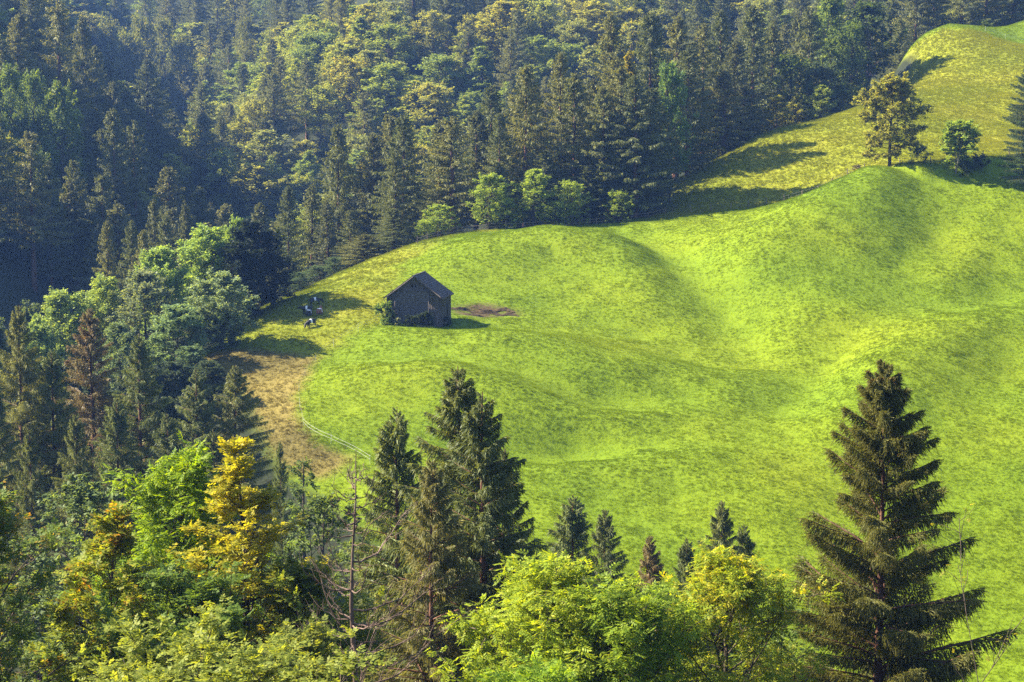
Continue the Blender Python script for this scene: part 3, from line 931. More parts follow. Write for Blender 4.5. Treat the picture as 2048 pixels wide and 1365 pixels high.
# the rest of the wood, spread over the slopes
frng = np.random.default_rng(11)
cand = []
yy = 150.0
while yy < 1000:
    st = 7.8 if yy < 430 else (10.0 if yy < 780 else 12.0)
    for xx in np.arange(-330, 240, st):
        cand.append((xx + frng.uniform(-.45, .45) * st, yy + frng.uniform(-.45, .45) * st))
    yy += st
cand = np.array(cand)
so = sdist(cand[:, 0], cand[:, 1], P_OPEN)
ok = (so < -3.0) & ((cand[:, 1] > 300) | (cand[:, 0] < -46 - 0.05 * (cand[:, 1] - 180))) & ~((cand[:, 0] > -30) & (cand[:, 1] < 300))
ok &= ~((cand[:, 1] < 325) & (cand[:, 0] > -112) & (cand[:, 0] < -20)) & ~((cand[:, 1] < 240) & (cand[:, 0] > -125))
cand = cand[ok]
anch = np.array([(t['x'], t['y']) for t in FOREST])
dmin = np.sqrt(((cand[:, None] - anch[None]) ** 2).sum(-1)).min(1)
cand = cand[dmin > 3.2]
gz = height(cand[:, 0], cand[:, 1])
for (x, y), g in zip(cand, gz):
    patch = vnoise(x, y, 34) + 0.55 * vnoise(x + 50, y, 12)
    slope_main = y > 420 and x > -100
    pb = 0.60 if slope_main else 0.46
    isb = frng.random() < np.clip(pb + 1.5 * patch, 0.05, 0.92)
    edge = sdist(np.array([x]), np.array([y]), P_OPEN)[0] > -7
    if isb: FOREST.append(dict(kind='bl', x=x, y=y, g=g, H=frng.uniform(13, 20) * (0.7 if edge else 1), wpx=None, col=None, mat=None, proto=None, label=None, group=None, name=None, keep=False))
    else: FOREST.append(dict(kind='spruce', x=x, y=y, g=g, H=frng.uniform(18, 28) * (0.8 if edge else 1), wpx=None, col=None, mat=None, proto=None, label=None, group=None, name=None, keep=False))

# what the photograph can show of them: coarse depth test against the ground and the trees in front
hgx = np.arange(-440, 440, 4.0); hgy = np.arange(-60, 1060, 4.0)
HG = height(*np.meshgrid(hgx, hgy))


def hfast(x, y):
    fx = np.clip((x - hgx[0]) / 4, 0, len(hgx) - 2.001); fy = np.clip((y - hgy[0]) / 4, 0, len(hgy) - 2.001)
    i = fx.astype(int); j = fy.astype(int); a = fx - i; b = fy - j
    return (HG[j, i] * (1 - a) + HG[j, i + 1] * a) * (1 - b) + (HG[j + 1, i] * (1 - a) + HG[j + 1, i + 1] * a) * b


CS = 8
cu, cv = np.meshgrid(np.arange(CS / 2, 2048, CS), np.arange(CS / 2, 1365, CS))
rx = (cu - CU) / FPX; ryy = -(cv - CV) / FPX
dy_ = cp_ + ryy * sp_; dz_ = -sp_ + ryy * cp_
gdepth = np.full(cu.shape, 9e3)
for D in np.arange(900, 140, -3.0):
    k = D / dy_
    below = (dz_ * k + CAMZ) < hfast(rx * k, np.full(cu.shape, D))
    gdepth = np.where(below, D, gdepth)
cover = np.zeros(cu.shape, bool)
FOREST.sort(key=lambda t: t['y'])
kept = []
for t in FOREST:
    (u,), (vt,), (d,) = project(np.array([t['x'], t['y'], t['g'] + t['H']]))
    (_,), (vb,), _ = project(np.array([t['x'], t['y'], t['g']]))
    spr = t['kind'] == 'spruce'
    R0 = 5.2 * t['H'] / 24 if spr else 7.2 * t['H'] / 17
    if t['wpx'] is None: t['wpx'] = 2 * R0 * FPX / d * frng.uniform(.85, 1.15)
    hw = t['wpx'] / 2
    q = (cv - vt) / max(1, vb - vt)
    wid = hw * (np.clip(q * 1.3, 0, 1) ** .8 if spr else np.sqrt(np.clip(1 - (2 * q - .9) ** 2 / 1.25, 0, 1)))
    m = (q > 0) & (q < .97) & (np.abs(cu - u) < wid) & (d < gdepth + 8)
    new = m & ~cover
    t['seen'] = new.sum() * CS * CS
    if t['keep'] or t['seen'] >= 170:
        kept.append(t)
        cover |= m & (np.abs(cu - u) < wid * .7)
print('forest: kept', len(kept), 'spruce', sum(t['kind'] == 'spruce' for t in kept), 'bl', sum(t['kind'] == 'bl' for t in kept))



def where(t):
    x, y = t['x'], t['y']
    if (x < -70 and y > 290) or x < -95:
        return ('high up' if y > 520 else ('low down' if y < 380 else 'halfway up')) + ' the shaded wooded side of the gorge'
    if y > 420:
        return ('high on' if y > 600 else ('low on' if y < 490 else 'midway up')) + ' the sunlit far mountainside'
    return 'in the hollow behind the ' + ('crest fence' if x < 28 else 'upper pasture edge')


for t in kept:
    spr = t['kind'] == 'spruce'
    protos = SPR_FAR if spr else BL_FAR
    k = t['proto'] if t['proto'] is not None else int(frng.integers(len(protos)))
    H0, R0, meshes = protos[k]
    d = t['y']
    sx = t['wpx'] * d / FPX / 2 / R0
    side = 'gorge' if (t['x'] < -70 and t['y'] > 290) or t['x'] < -95 else ('far' if t['y'] > 420 else 'ravine')
    if spr:
        col = t['col'] or C_SPR[frng.integers(len(C_SPR))]
        tone = 'olive' if col[0] > .13 else ('dark' if col[0] < .106 else 'green')
        size = ('broad ' if 2.6 * sx * R0 > .36 * t['H'] else 'slim ') + ('tall' if t['H'] > 22 else ('short' if t['H'] < 18.5 else 'middling'))
        lab = f'{size} {tone} ' + re.sub(r'^(tall|big shaded|slender|dark) ', '', t['label']) if t['label'] else f'{size} {tone} spruce ' + where(t)
        grp = t['group'] or 'spruces ' + where(t)
        e = plant_tree('spruce_tree', meshes, t['x'], t['y'], lab, 'spruce', grp, col, sx, t['H'] / H0)
    else:
        rr = frng.random()
        mat = t['mat'] or (M_LEAF_YELLOW if rr < .12 else (M_LEAF_TURN if rr < .42 else M_LEAF))
        mw = {M_LEAF.name: 'green', M_LEAF_TURN.name: 'yellow-tipped', M_LEAF_YELLOW.name: 'golden-leaved', M_LEAF_ORANGE.name: 'orange-tipped'}[mat.name]
        col = t['col'] or C_BL[frng.integers(len(C_BL))]
        size = ('narrow ' if k in (3, 6) else 'round ') + ('tall' if t['H'] > 16.5 else ('low' if t['H'] < 13.5 else 'middling'))
        lab = t['label'] or f'{size} {mw} beech ' + where(t)
        grp = t['group'] or f'{mw} beeches ' + where(t)
        e = plant_tree(t['name'] or 'beech_tree', meshes, t['x'], t['y'], lab, 'tree', grp if (t['group'] or not t['label']) else None, col, sx, t['H'] / H0)
        if mat is not M_LEAF:
            set_mat([c for c in e.children if c.name.startswith('crown')][0], mat)


# ------------------------------------------------------------------ row of broadleaf trees and conifers left of the meadow
ROW = 'row of broadleaf trees left of the brown patch'
for u, v, D, w, k, c, lab in [
    (400, 447, 262, 152, 0, (0.252, 0.357, 0.074), 'largest pale green rounded tree of the row above the brown patch'),
    (470, 432, 268, 90, 1, (0.210, 0.304, 0.063), 'green tree showing behind the dark tree of the row by the cattle'),
    (318, 492, 256, 120, 2, (0.252, 0.357, 0.084), 'rounded light green tree beside the largest tree of the row'),
    (290, 535, 246, 150, 1, (0.200, 0.242, 0.116), 'greyish willow with fine leaves in the middle of the row'),
    (196, 546, 250, 122, 0, (0.263, 0.346, 0.074), 'sunlit yellow-green tree between the greyish willow and the row end'),
    (130, 580, 246, 130, 2, (0.252, 0.336, 0.074), 'sunlit tree with layered crown at the outer end of the row'),
    (440, 540, 244, 140, 1, (0.227, 0.298, 0.141), 'grey-green drooping willow in front of the largest row tree'),
    (350, 610, 236, 130, 2, (0.199, 0.284, 0.113), 'dark shaded bushy tree overhanging the brown trampled patch'),
    (445, 620, 244, 70, 0, (0.169, 0.255, 0.099), 'low dark bush at the foot of the row beside the grazed slope'),
    (240, 640, 232, 110, 1, (0.168, 0.231, 0.095), 'shaded bushy tree behind the mid-slope spruces'),
    (70, 640, 238, 110, 0, (0.210, 0.294, 0.084), 'broad bushy tree behind the brownish mid-slope spruces'),
    (385, 690, 230, 80, 0, (0.155, 0.227, 0.099), 'dark bush at the corner of the brown trampled patch')]:
    H0, R0, ms = BL_MID[k]
    top_tree('broadleaf_tree', ms, H0, u, v, D, lab, 'tree', ROW, c, wpx=w, R0=R0)
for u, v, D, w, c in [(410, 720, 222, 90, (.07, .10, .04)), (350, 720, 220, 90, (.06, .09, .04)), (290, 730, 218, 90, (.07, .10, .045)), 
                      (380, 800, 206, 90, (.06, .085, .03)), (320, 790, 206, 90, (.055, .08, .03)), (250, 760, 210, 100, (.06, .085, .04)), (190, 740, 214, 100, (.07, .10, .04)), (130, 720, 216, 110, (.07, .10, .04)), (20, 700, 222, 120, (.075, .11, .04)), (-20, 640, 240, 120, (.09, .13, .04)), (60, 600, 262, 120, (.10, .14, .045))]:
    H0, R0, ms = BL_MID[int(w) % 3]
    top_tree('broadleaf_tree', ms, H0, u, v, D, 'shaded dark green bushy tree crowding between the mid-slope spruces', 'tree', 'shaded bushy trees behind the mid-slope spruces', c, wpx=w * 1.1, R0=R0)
H0, R0, ms = BL_MID[1]
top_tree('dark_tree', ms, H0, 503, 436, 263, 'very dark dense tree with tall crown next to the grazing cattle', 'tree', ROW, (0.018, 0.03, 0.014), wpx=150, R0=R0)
top_tree('dark_tree', ms, H0, 478, 480, 258, 'very dark tree added to shade the cattle, between two paler row trees', 'tree', ROW, (0.022, 0.036, 0.016), wpx=110, R0=R0)  # extra dark tree, added so its shadow covers the cattle
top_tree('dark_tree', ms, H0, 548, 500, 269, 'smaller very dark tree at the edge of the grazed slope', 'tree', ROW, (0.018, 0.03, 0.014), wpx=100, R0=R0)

MIDG = 'spruces on the slope below the brown patch'
for u, v, D, w, k, c, lab in [
    (36, 612, 168, 213, 2, (0.171, 0.184, 0.057), 'broad olive-brown spruce lowest in the group of mid-slope spruces'),
    (184, 618, 178, 213, 1, (0.189, 0.160, 0.073), 'thin brownish spruce with bare visible trunk and many cones'),
    (100, 700, 170, 184, 0, (0.137, 0.169, 0.052), 'dark green spruce between the olive-brown and the brownish spruce'),
    (276, 672, 172, 213, 2, (0.123, 0.154, 0.052), 'dark ragged spruce in front of the greyish willow'),
    (388, 740, 168, 184, 3, (0.137, 0.169, 0.062), 'short pine-like spruce with rounded reddish top'),
    (468, 732, 170, 213, 2, (0.158, 0.178, 0.062), 'wide grey-green spruce beside the sunlit brown patch'),
    (-20, 760, 158, 199, 0, (0.116, 0.147, 0.052), 'dark spruce half hidden beside the olive-brown spruce'),
    (230, 800, 158, 184, 0, (0.123, 0.154, 0.052), 'lower dark spruce under the thin brownish one'),
    (340, 830, 156, 184, 3, (0.123, 0.154, 0.057), 'lower dark spruce under the pine-like spruce'),
    (150, 830, 152, 184, 2, (0.137, 0.160, 0.052), 'drooping dark spruce above the bright ash tree'),
    (430, 860, 152, 171, 0, (0.123, 0.147, 0.052), 'low spruce at the foot of the wide grey-green spruce'),
    (563, 882, 148, 79, 3, (0.137, 0.172, 0.062), 'thin young spruce behind the yellow beech'),
    (60, 860, 145, 171, 2, (0.123, 0.147, 0.052), 'dense dark spruce above the orange-tinted beech')]:
    H0, R0, ms = SPR_MID[k]
    top_tree('spruce_tree', ms, H0, u, v, D, lab, 'spruce', MIDG, c, wpx=w, R0=R0)

# trio of tall spruces in the middle and the small ones beside them
for u, v, D, w, k, c, lab in [
    (918, 738, 88, 480, 2, (0.128, 0.152, 0.049), 'tallest of the trio of dark spruces below the barn'),
    (970, 786, 85, 400, 0, (0.113, 0.139, 0.049), 'second dark spruce of the trio, with dense pointed crown'),
    (792, 815, 92, 330, 0, (0.151, 0.185, 0.060), 'lighter spruce of the trio, behind the dead tree'),
    (1005, 900, 92, 290, 2, (0.113, 0.139, 0.049), 'dark spruce leaning out of the trio towards the meadow'),
    (860, 920, 82, 330, 2, (0.174, 0.172, 0.060), 'olive spruce in front of the trio beside the dead tree')]:
    H0, R0, ms = SPR_MID[k]
    top_tree('spruce_tree', ms, H0, u, v, D, lab, 'spruce', 'trio of tall spruces', c, wpx=w, R0=R0)
for u, v, D, w, k, c, lab in [
    (1142, 990, 128, 250, 0, (0.136, 0.172, 0.060), 'small pointed spruce next to the trio, above the yellow-green ash'),
    (1210, 1020, 126, 230, 2, (0.121, 0.146, 0.054), 'small dark spruce second along from the trio'),
    (1303, 1072, 122, 180, 1, (0.197, 0.165, 0.071), 'small brownish spruce with cones at its top'),
    (1377, 1076, 124, 160, 0, (0.128, 0.159, 0.060), 'small thin spruce between brownish spruce and yellow-tipped ash'),
    (1445, 1003, 122, 230, 2, (0.128, 0.152, 0.054), 'small dark spruce behind the yellow-tipped ash'),
    (1480, 1050, 124, 170, 3, (0.128, 0.159, 0.054), 'low spruce close beside the one behind the ash')]:
    H0, R0, ms = SPR_MID[k]
    top_tree('spruce_tree', ms, H0, u, v, D, lab, 'spruce', 'small spruces at the foot of the meadow', c, wpx=w, R0=R0)

# lone tree and companions on the bank
lone = broadleaf_meshes('lone_maple', 15.5, 5.0, 501, 'far', .36, .15, 'oval', limbs=44, subs=8, twigs=6, leaves=11, flat=0, leaf_mat=M_LEAF_TURN, up1=-4)
top_tree('maple_tree', lone, reach(1, lone)[0], 1783, 146, 312.5, 'lone maple with olive turning leaves on the grassy bank', 'tree', None, (0.27, 0.28, 0.05), wpx=132, R0=4.6, rz=2.0)
pair = broadleaf_meshes('bank_ash', 9, 2.6, 502, 'far', .36, .18, 'oval', limbs=30, subs=6, twigs=6, leaves=9, stems=3, bark=M_BARK_PALE)
top_tree('young_ash', pair, reach(1, pair)[0], 1914, 240, 306, 'small airy ash with several thin pale stems on the bank', 'tree', None, (0.24, 0.33, 0.05), wpx=74, R0=2.6)
scrub = broadleaf_meshes('scrub', 2.2, 1.5, 503, 'far', .26, .06, 'round', limbs=14, subs=4, twigs=4, leaves=7, stems=3, wood_k=4)
for u, v, D, c, s, lab in [
    (1840, 352, 307, (0.0675, 0.0945, 0.0297), 1.0, 'dark low scrub on the shaded bank under the lone maple'),
    (1962, 338, 308, (0.0675, 0.0878, 0.0324), .9, 'dark low scrub on the bank beyond the small ash'),
    (1935, 350, 306, (0.0675, 0.1013, 0.0297), .8, 'scrub at the foot of the small pale-stemmed ash'),
    (1966, 78, 442, (0.1, 0.14, 0.035), 1.2, 'round bush on the edge of the topmost green field'),
    (1715, 335, 313, (0.135, 0.108, 0.0405), .45, 'brownish tuft of scrub where the bank meets the pasture fence')]:
    p = at(u, v, D)
    plant_tree('scrub_bush', scrub, p[0], p[1], lab, 'bush', None, c, s, s)
H0, R0, ms = SPR_MID[0]
top_tree('spruce_tree', ms, H0, 2066, 96, 300, 'dark spruce with sweeping boughs standing alone on the open pasture', 'spruce', None, (0.0614, 0.0945, 0.0425), wpx=104, R0=R0)

# ------------------------------------------------------------------ big spruce at the front, bough by bough
def front_spruce(u, v, D, label, R, color, seed):
    p = at(u, v, D); g = hz(p[0], p[1]); H = p[2] - g
    e = empty('spruce_tree', (p[0], p[1], g))
    tag(e, label, 'spruce')
    P, rr = spruce_trunk(H, seed, 0.30)
    mb = MB(); mb.tube(P, rr, 10)
    link('trunk', mb.mesh('front_spruce_trunk', (M_BARK_RED,), True), e)
    protos = []
    for L, variants in bough_set(0):
        lst = []
        for k, ((V, F), A, ar) in enumerate(variants):
            tv, tq = tube(A, ar, 5)
            V2 = np.vstack([V, tv]); F2 = [F, tq + len(V)]
            mi = np.r_[np.zeros(len(F), int), np.ones(len(tq), int)]
            lst.append(make_mesh(f'bough_{L}_{k}', V2, F2, (M_NEEDLE_BROWN if L < 1 else M_NEEDLE, M_BARK_RED), False, mi))
        protos.append((L, lst))
    r = np.random.default_rng(seed)
    bl = spruce_boughs(H, R, seed, base=0.14, gap=0.12, density=1.5, shape=.8, fill=2.2)
    low = [b for b in bl if b[0] > 0.05 * H][:295]
    for h, az, up, Lb in low:
        L, lst = min(protos, key=lambda b: abs(math.log(b[0] / Lb)))
        o = link('bough', lst[r.integers(len(lst))], e)
        M = frame_az_up(az, up + 0.07)
        o.matrix_local = Matrix.Translation((float(np.interp(h, P[:, 2], P[:, 0])), float(np.interp(h, P[:, 2], P[:, 1])), h)) @ Matrix([list(row) for row in M]).to_4x4() @ Matrix.Diagonal((Lb / L, r.choice([-1, 1]) * Lb / L, Lb / L, 1))
        o.color = (*color, 1)
    print('front spruce', H, len(low))
    return e


front_spruce(1770, 722, 76, 'big spruce with long hanging boughs and brown cones at its top, standing before the meadow', 4.5, (0.14, 0.145, 0.038), 900)

# ------------------------------------------------------------------ broadleaf trees at the front
def front_tree(name, u, v, D, R, kind, size, prof, label, color, mat, seed, **kw):
    p = at(u, v, D); g = hz(p[0], p[1]); H = p[2] - g
    ms = broadleaf_meshes(name, H, R * 1.2, seed, kind, size, profile=prof, leaf_mat=mat, **kw)
    return plant_tree(name, ms, p[0], p[1], label, 'tree', None, color, sz=H / reach(H, ms)[0], rz=0.0)


front_tree('ash_tree', 322, 888, 72, 3.5, 'ash', .44, 'oval', 'vivid green ash with feathery leaves between orange and yellow beeches', (0.18, 0.27, 0.008), M_LEAF, 601, base=.32, limbs=46, subs=5, twigs=5, leaves=7, scat=1.5)
front_tree('beech_tree', 196, 1010, 66, 4.4, 'beech', .34, 'cone', 'green beech with bright orange leaf tips under the vivid green ash', (0.21, 0.25, 0.02), M_LEAF_ORANGE, 602, base=.30, limbs=46, subs=5, twigs=5, leaves=7, scat=1.5, flat=.75)
front_tree('beech_tree', 526, 884, 68, 4.4, 'beech', .34, 'cone', 'slender yellow-orange beech with tiered branches beside the dead tree', (0.30, 0.29, 0.02), M_LEAF_YELLOW, 603, base=.30, limbs=46, subs=5, twigs=5, leaves=7, scat=1.5, flat=.85)
front_tree('beech_tree', -4, 948, 62, 3.2, 'beech', .32, 'oval', 'dark beech with scattered orange twigs cut off by the picture edge', (0.119, 0.172, 0.024), M_LEAF_ORANGE, 604, base=.25, limbs=46, subs=5, twigs=5, leaves=7, scat=1.5, flat=.7)
front_tree('hazel_bush', 430, 1228, 52, 4.2, 'beech', .30, 'round', 'wide olive-green hazel with pale speckled leaves below the beeches', (0.208, 0.247, 0.033), M_LEAF, 605, base=.30, limbs=46, subs=5, twigs=5, leaves=7, scat=1.5, flat=.2, stems=3)
front_tree('hazel_bush', 556, 1300, 54, 2.6, 'beech', .28, 'round', 'smaller olive hazel at the foot of the dead tree', (0.19, 0.22, 0.035), M_LEAF_TURN, 606, base=.30, limbs=26, subs=7, twigs=6, leaves=7, flat=.2, stems=2)
front_tree('ash_tree', 1105, 1112, 70, 4.2, 'ash', .46, 'round', 'yellow-green ash with drooping feathery leaves below the small spruces', (0.24, 0.31, 0.018), M_LEAF_TURN, 607, base=.35, limbs=46, subs=5, twigs=5, leaves=7, scat=1.5, up0=70)
front_tree('ash_tree', 1240, 1155, 68, 3.4, 'ash', .44, 'round', 'green ash pressed between yellow-green and yellow-tipped ash', (0.18, 0.26, 0.018), M_LEAF, 608, base=.35, limbs=46, subs=5, twigs=5, leaves=7, scat=1.5)
front_tree('ash_tree', 1440, 1090, 72, 4.0, 'ash', .42, 'oval', 'yellow-tipped ash with visible thin limbs beside the big spruce', (0.22, 0.28, 0.018), M_LEAF_YELLOW, 609, base=.34, limbs=46, subs=5, twigs=5, leaves=7, scat=1.5, thin=.9)
front_tree('ash_tree', 1040, 1318, 58, 2.2, 'ash', .42, 'round', 'lowest bright green ash tip under the yellow-green ash', (0.19, 0.29, 0.018), M_LEAF, 610, base=.5, limbs=24, subs=6, twigs=6, leaves=7)
front_tree('beech_tree', 330, 1120, 64, 4.0, 'beech', .32, 'round', 'shaded dark green beech filling the gap under the vivid ash', (0.108, 0.172, 0.024), M_LEAF, 611, base=.3, limbs=46, subs=5, twigs=5, leaves=7, scat=1.5, flat=.5)
front_tree('beech_tree', 575, 1110, 68, 2.8, 'beech', .32, 'round', 'green-gold beech under the slender yellow one', (0.144, 0.180, 0.020), M_LEAF_TURN, 612, base=.3, limbs=46, subs=5, twigs=5, leaves=7, scat=1.5, flat=.5)
front_tree('alder_tree', 165, 945, 112, 4.6, 'far', .30, 'round', 'grey-green shaded alder between the dark spruces and orange-tipped beech', (0.130, 0.182, 0.059), M_LEAF, 613, base=.25, limbs=26, subs=6, twigs=6, leaves=8)
front_tree('alder_tree', 625, 915, 140, 1.9, 'far', .26, 'oval', 'thin pale green alder at the low corner of the tape fence', (0.11, 0.16, 0.04), M_LEAF, 614, base=.35, limbs=18, subs=5, twigs=5, leaves=6)
front_tree('alder_tree', 660, 985, 120, 3.6, 'far', .30, 'round', 'green alder behind the dead tree', (0.128, 0.180, 0.033), M_LEAF, 615, base=.3, limbs=24, subs=6, twigs=5, leaves=8)
front_tree('alder_tree', 1560, 1180, 90, 3.0, 'far', .26, 'round', 'dark green alder squeezed against the big spruce', (0.112, 0.165, 0.022), M_LEAF, 616, base=.3, limbs=24, subs=6, twigs=5, leaves=8)
front_tree('alder_tree', 1290, 1230, 92, 3.6, 'far', .28, 'round', 'shaded alder behind the green ash', (0.130, 0.203, 0.030), M_LEAF, 617, base=.3, limbs=24, subs=6, twigs=5, leaves=8)
front_tree('rowan_bush', 2098, 1040, 56, 1.9, 'ash', .22, 'column', 'nearly bare rowan with a few yellow leaves at the picture edge', (0.26, 0.24, 0.03), M_LEAF_YELLOW, 618, base=.2, limbs=42, subs=4, twigs=3, leaves=3, thin=.16, up0=78, up1=48, stems=6, girth=.35)


# ------------------------------------------------------------------ dead tree
def dead_tree(u, v, D, label):
    r = np.random.default_rng(77)
    p = at(u, v, D); g = hz(p[0], p[1]); H = p[2] - g
    e = empty('dead_tree', (p[0], p[1], g)); tag(e, label, 'dead tree')
    n = 14; z = np.linspace(-1, H, n)
    T = np.column_stack([.10 * np.sin(z * .7) - .02 * z * 0, .08 * np.cos(z * .55), z])
    tr = 0.24 * np.clip(1 - np.linspace(0, 1, n), .03, 1) ** .9
    mb = MB(); mb.tube(T, tr, 9)
    mb.build('trunk', M_DEADWOOD, e, True)
    px = D / FPX
    spec = []   # height (m below top), reach sideways (m), rise (m)
    for dv, du, rise in [(100, 40, 40), (170, 60, 50), (230, 100, 80), (290, 45, 75), (330, 160, 85), (360, 180, 100), (395, 75, 20), (420, 165, 65), (150, -30, 40), (175, -65, 30), (270, -50, 100), (300, -60, 20),
                         (350, -50, 55), (385, -85, 150), (410, -40, 30), (60, 25, 30), (80, -20, 25), (440, 150, 40), (450, -110, 60)]:
        spec.append((dv * px, du * px, rise * px, r.normal(0, .8)))
    for i in range(60):
        hb = r.uniform(.6, 13)
        L = np.interp(hb, [0, 4, 9, 13], [.5, 1.6, 3.2, 3.4]) * r.uniform(.5, 1)
        a = r.uniform(0, 6.28)
        spec.append((hb, L * math.cos(a), L * r.uniform(.2, .7), L * math.sin(a)))
    for hb, dx, rise, dyy in spec:
        h = H - hb
        s = np.array([np.interp(h, z, T[:, 0]), np.interp(h, z, T[:, 1]), h])
        t = np.linspace(0, 1, 8)[:, None]
        L = math.hypot(dx, dyy) + .1
        C = s + t * np.array([dx, dyy, 0]) + np.array([0, 0, 1.0]) * (rise * t ** 1.5 - .10 * L * np.sin(np.pi * t)) + r.normal(0, .035 * L ** .5, (8, 3)) * np.clip(t * 3, 0, 1)
        mb = MB(); r0 = .014 + .010 * L
        mb.tube(C, np.linspace(r0, .007, 8), 5)
        for k in range(int(4 + 3 * L)):
            q = r.uniform(.3, .95) * 7; a = min(6, int(q)); b = C[a] + (C[a + 1] - C[a]) * (q - a)
            d = norm(C[a + 1] - C[a]) + r.normal(0, .55, 3) + np.array([0, 0, .35])
            l = r.uniform(.25, .8) * (.4 + .2 * L)
            tw = b + np.linspace(0, 1, 4)[:, None] * d * l + r.normal(0, .03, (4, 3)); tw[0] = b
            mb.tube(tw, np.linspace(.010, .004, 4), 3)
        mb.build('branch', M_DEADWOOD, e, True)
    return e


dead_tree(706, 900, 60, 'dead leafless tree with pale reddish branches in front of the spruce trio')


# ------------------------------------------------------------------ barn
M_BOARD = simple_mat('weathered_board', (0.034, 0.028, 0.025), (0.15, 0.128, 0.112), 2.5, 0.9, 0.01, (6, 6, .6), (.3, .7))
M_SHINGLE = simple_mat('weathered_shingle', (0.026, 0.022, 0.021), (0.17, 0.15, 0.135), 2.2, 0.9, 0.01, (1.2, 1, 5), (.35, .68))
M_ROOF = simple_mat('roof_shingle', (0.055, 0.048, 0.05), (0.125, 0.108, 0.108), 2.0, 0.85, 0.01, (1, 3, 1))
M_DARK = simple_mat('dark_opening', (0.0045, 0.0045, 0.00525), (0.009, 0.00825, 0.00825), 3, 0.95, 0)  # near-black that paints the shade inside openings; also the dark inner shell
M_STONE = simple_mat('foundation_stone', (0.075, 0.0675, 0.06375), (0.18, 0.165, 0.15), 3, 0.95, 0.03)
bp_ = at(828, 646, 251.6)
BYAW = RAD(-9.5)
bz = min(hz(bp_[0] + dx, bp_[1]) for dx in (-3, 0, 3)) + 0.15
barn = empty('barn', (bp_[0], bp_[1], bz), BYAW)
tag(barn, 'weathered grey wooden hay barn with gabled roof on the meadow', 'barn')
HW, LEN, EAVE, RIDGE = 3.65, 6.6, 3.75, 6.5
# inner shell: closed walls and gable
sh = MB()
sec = [(-HW, -1.6), (HW, -1.6), (HW, EAVE), (0, RIDGE), (-HW, EAVE)]
sh.prism([(x, 0.06, z) for x, z in sec], (0, LEN - .12, 0))
sh.build('wall', M_DARK, barn)


def topz(x): return EAVE + (RIDGE - EAVE) * (1 - abs(x) / HW) - 0.02


def boards(x0, x1, z0, z1f, place, wid=.21, mat=M_BOARD, name='board'):
    n = int(round((x1 - x0) / wid)); w = (x1 - x0) / n
    for i in range(n):
        a, b = x0 + i * w + .008, x0 + (i + 1) * w - .008
        za = z0 + random.uniform(-.05, .05); d = random.uniform(.028, .052)
        m = MB()
        m.prism([place(a, 0, za), place(b, 0, za), place(b, 0, z1f(b)), place(a, 0, z1f(a))], np.array(place(0, d, 0)) - np.array(place(0, 0, 0)))
        m.build(name, mat, barn)


front = lambda s, d, z: (s, 0.055 - d, z)
back = lambda s, d, z: (-s, LEN - .055 + d, z)
right = lambda s, d, z: (HW - .002 + d, s, z)
left = lambda s, d, z: (-HW + .002 - d, LEN - s, z)
boards(-HW, -2.55, -0.9, topz, front)
boards(2.0, HW, -0.9, topz, front)
boards(-2.55, 2.0, 4.35, topz, front)
boards(-HW, HW, -0.9, topz, back, .30)
boards(0.02, LEN - .02, -0.9, lambda s: EAVE - .05, right, .27)
boards(0.02, LEN - .02, -0.9, lambda s: EAVE - .05, left, .30)
# shingled middle of the gable
sg = MB()
zr = -0.9; k = 0
while zr < 4.40:
    xs_ = -2.5 + (k % 2) * .07
    while xs_ < 1.95:
        w = random.uniform(.11, .19); d = random.uniform(.05, .075)
        x1_ = min(xs_ + w, 1.97)
        sg.prism([(xs_, .05, zr), (x1_ - .012, .05, zr), (x1_ - .012, .05, zr + .26), (xs_, .05, zr + .26)], (0, -d, 0))
        xs_ += w
    zr += .235; k += 1
tag(sg.build('shingle_cladding', M_SHINGLE, barn), kind='stuff')
for x in (-2.55, 2.0):
    MB().box((x - .07, -.045, -.9), (x + .07, .05, topz(x) - .05)).build('corner_post', M_BOARD, barn)
for x in (-.20, .20):  # vents are near-black solids, the shade of the holes painted as colour
    f = MB(); f.prism([(x - .17, .0, 5.05), (x + .17, .0, 5.05), (x, .0, 5.45)], (0, -.035, 0))
    f.build('vent', M_DARK, barn)
MB().box((-1.95, -.03, 4.50), (-1.75, .0, 4.62)).build('vent', M_DARK, barn)
dr = MB(); dr.box((HW + .01, 3.6, .9), (HW + .075, 4.2, 2.6))
d_ = dr.build('door', M_DARK, barn)  # solid near-black slab; the shade of the open doorway is its colour
MB().box((HW + .072, 3.52, 2.58), (HW + .095, 4.28, 2.68)).build('lintel', M_BOARD, d_)
MB().box((-HW + .1, .0, -1.4), (HW - .1, .02, -.85)).build('foundation', M_STONE, barn)
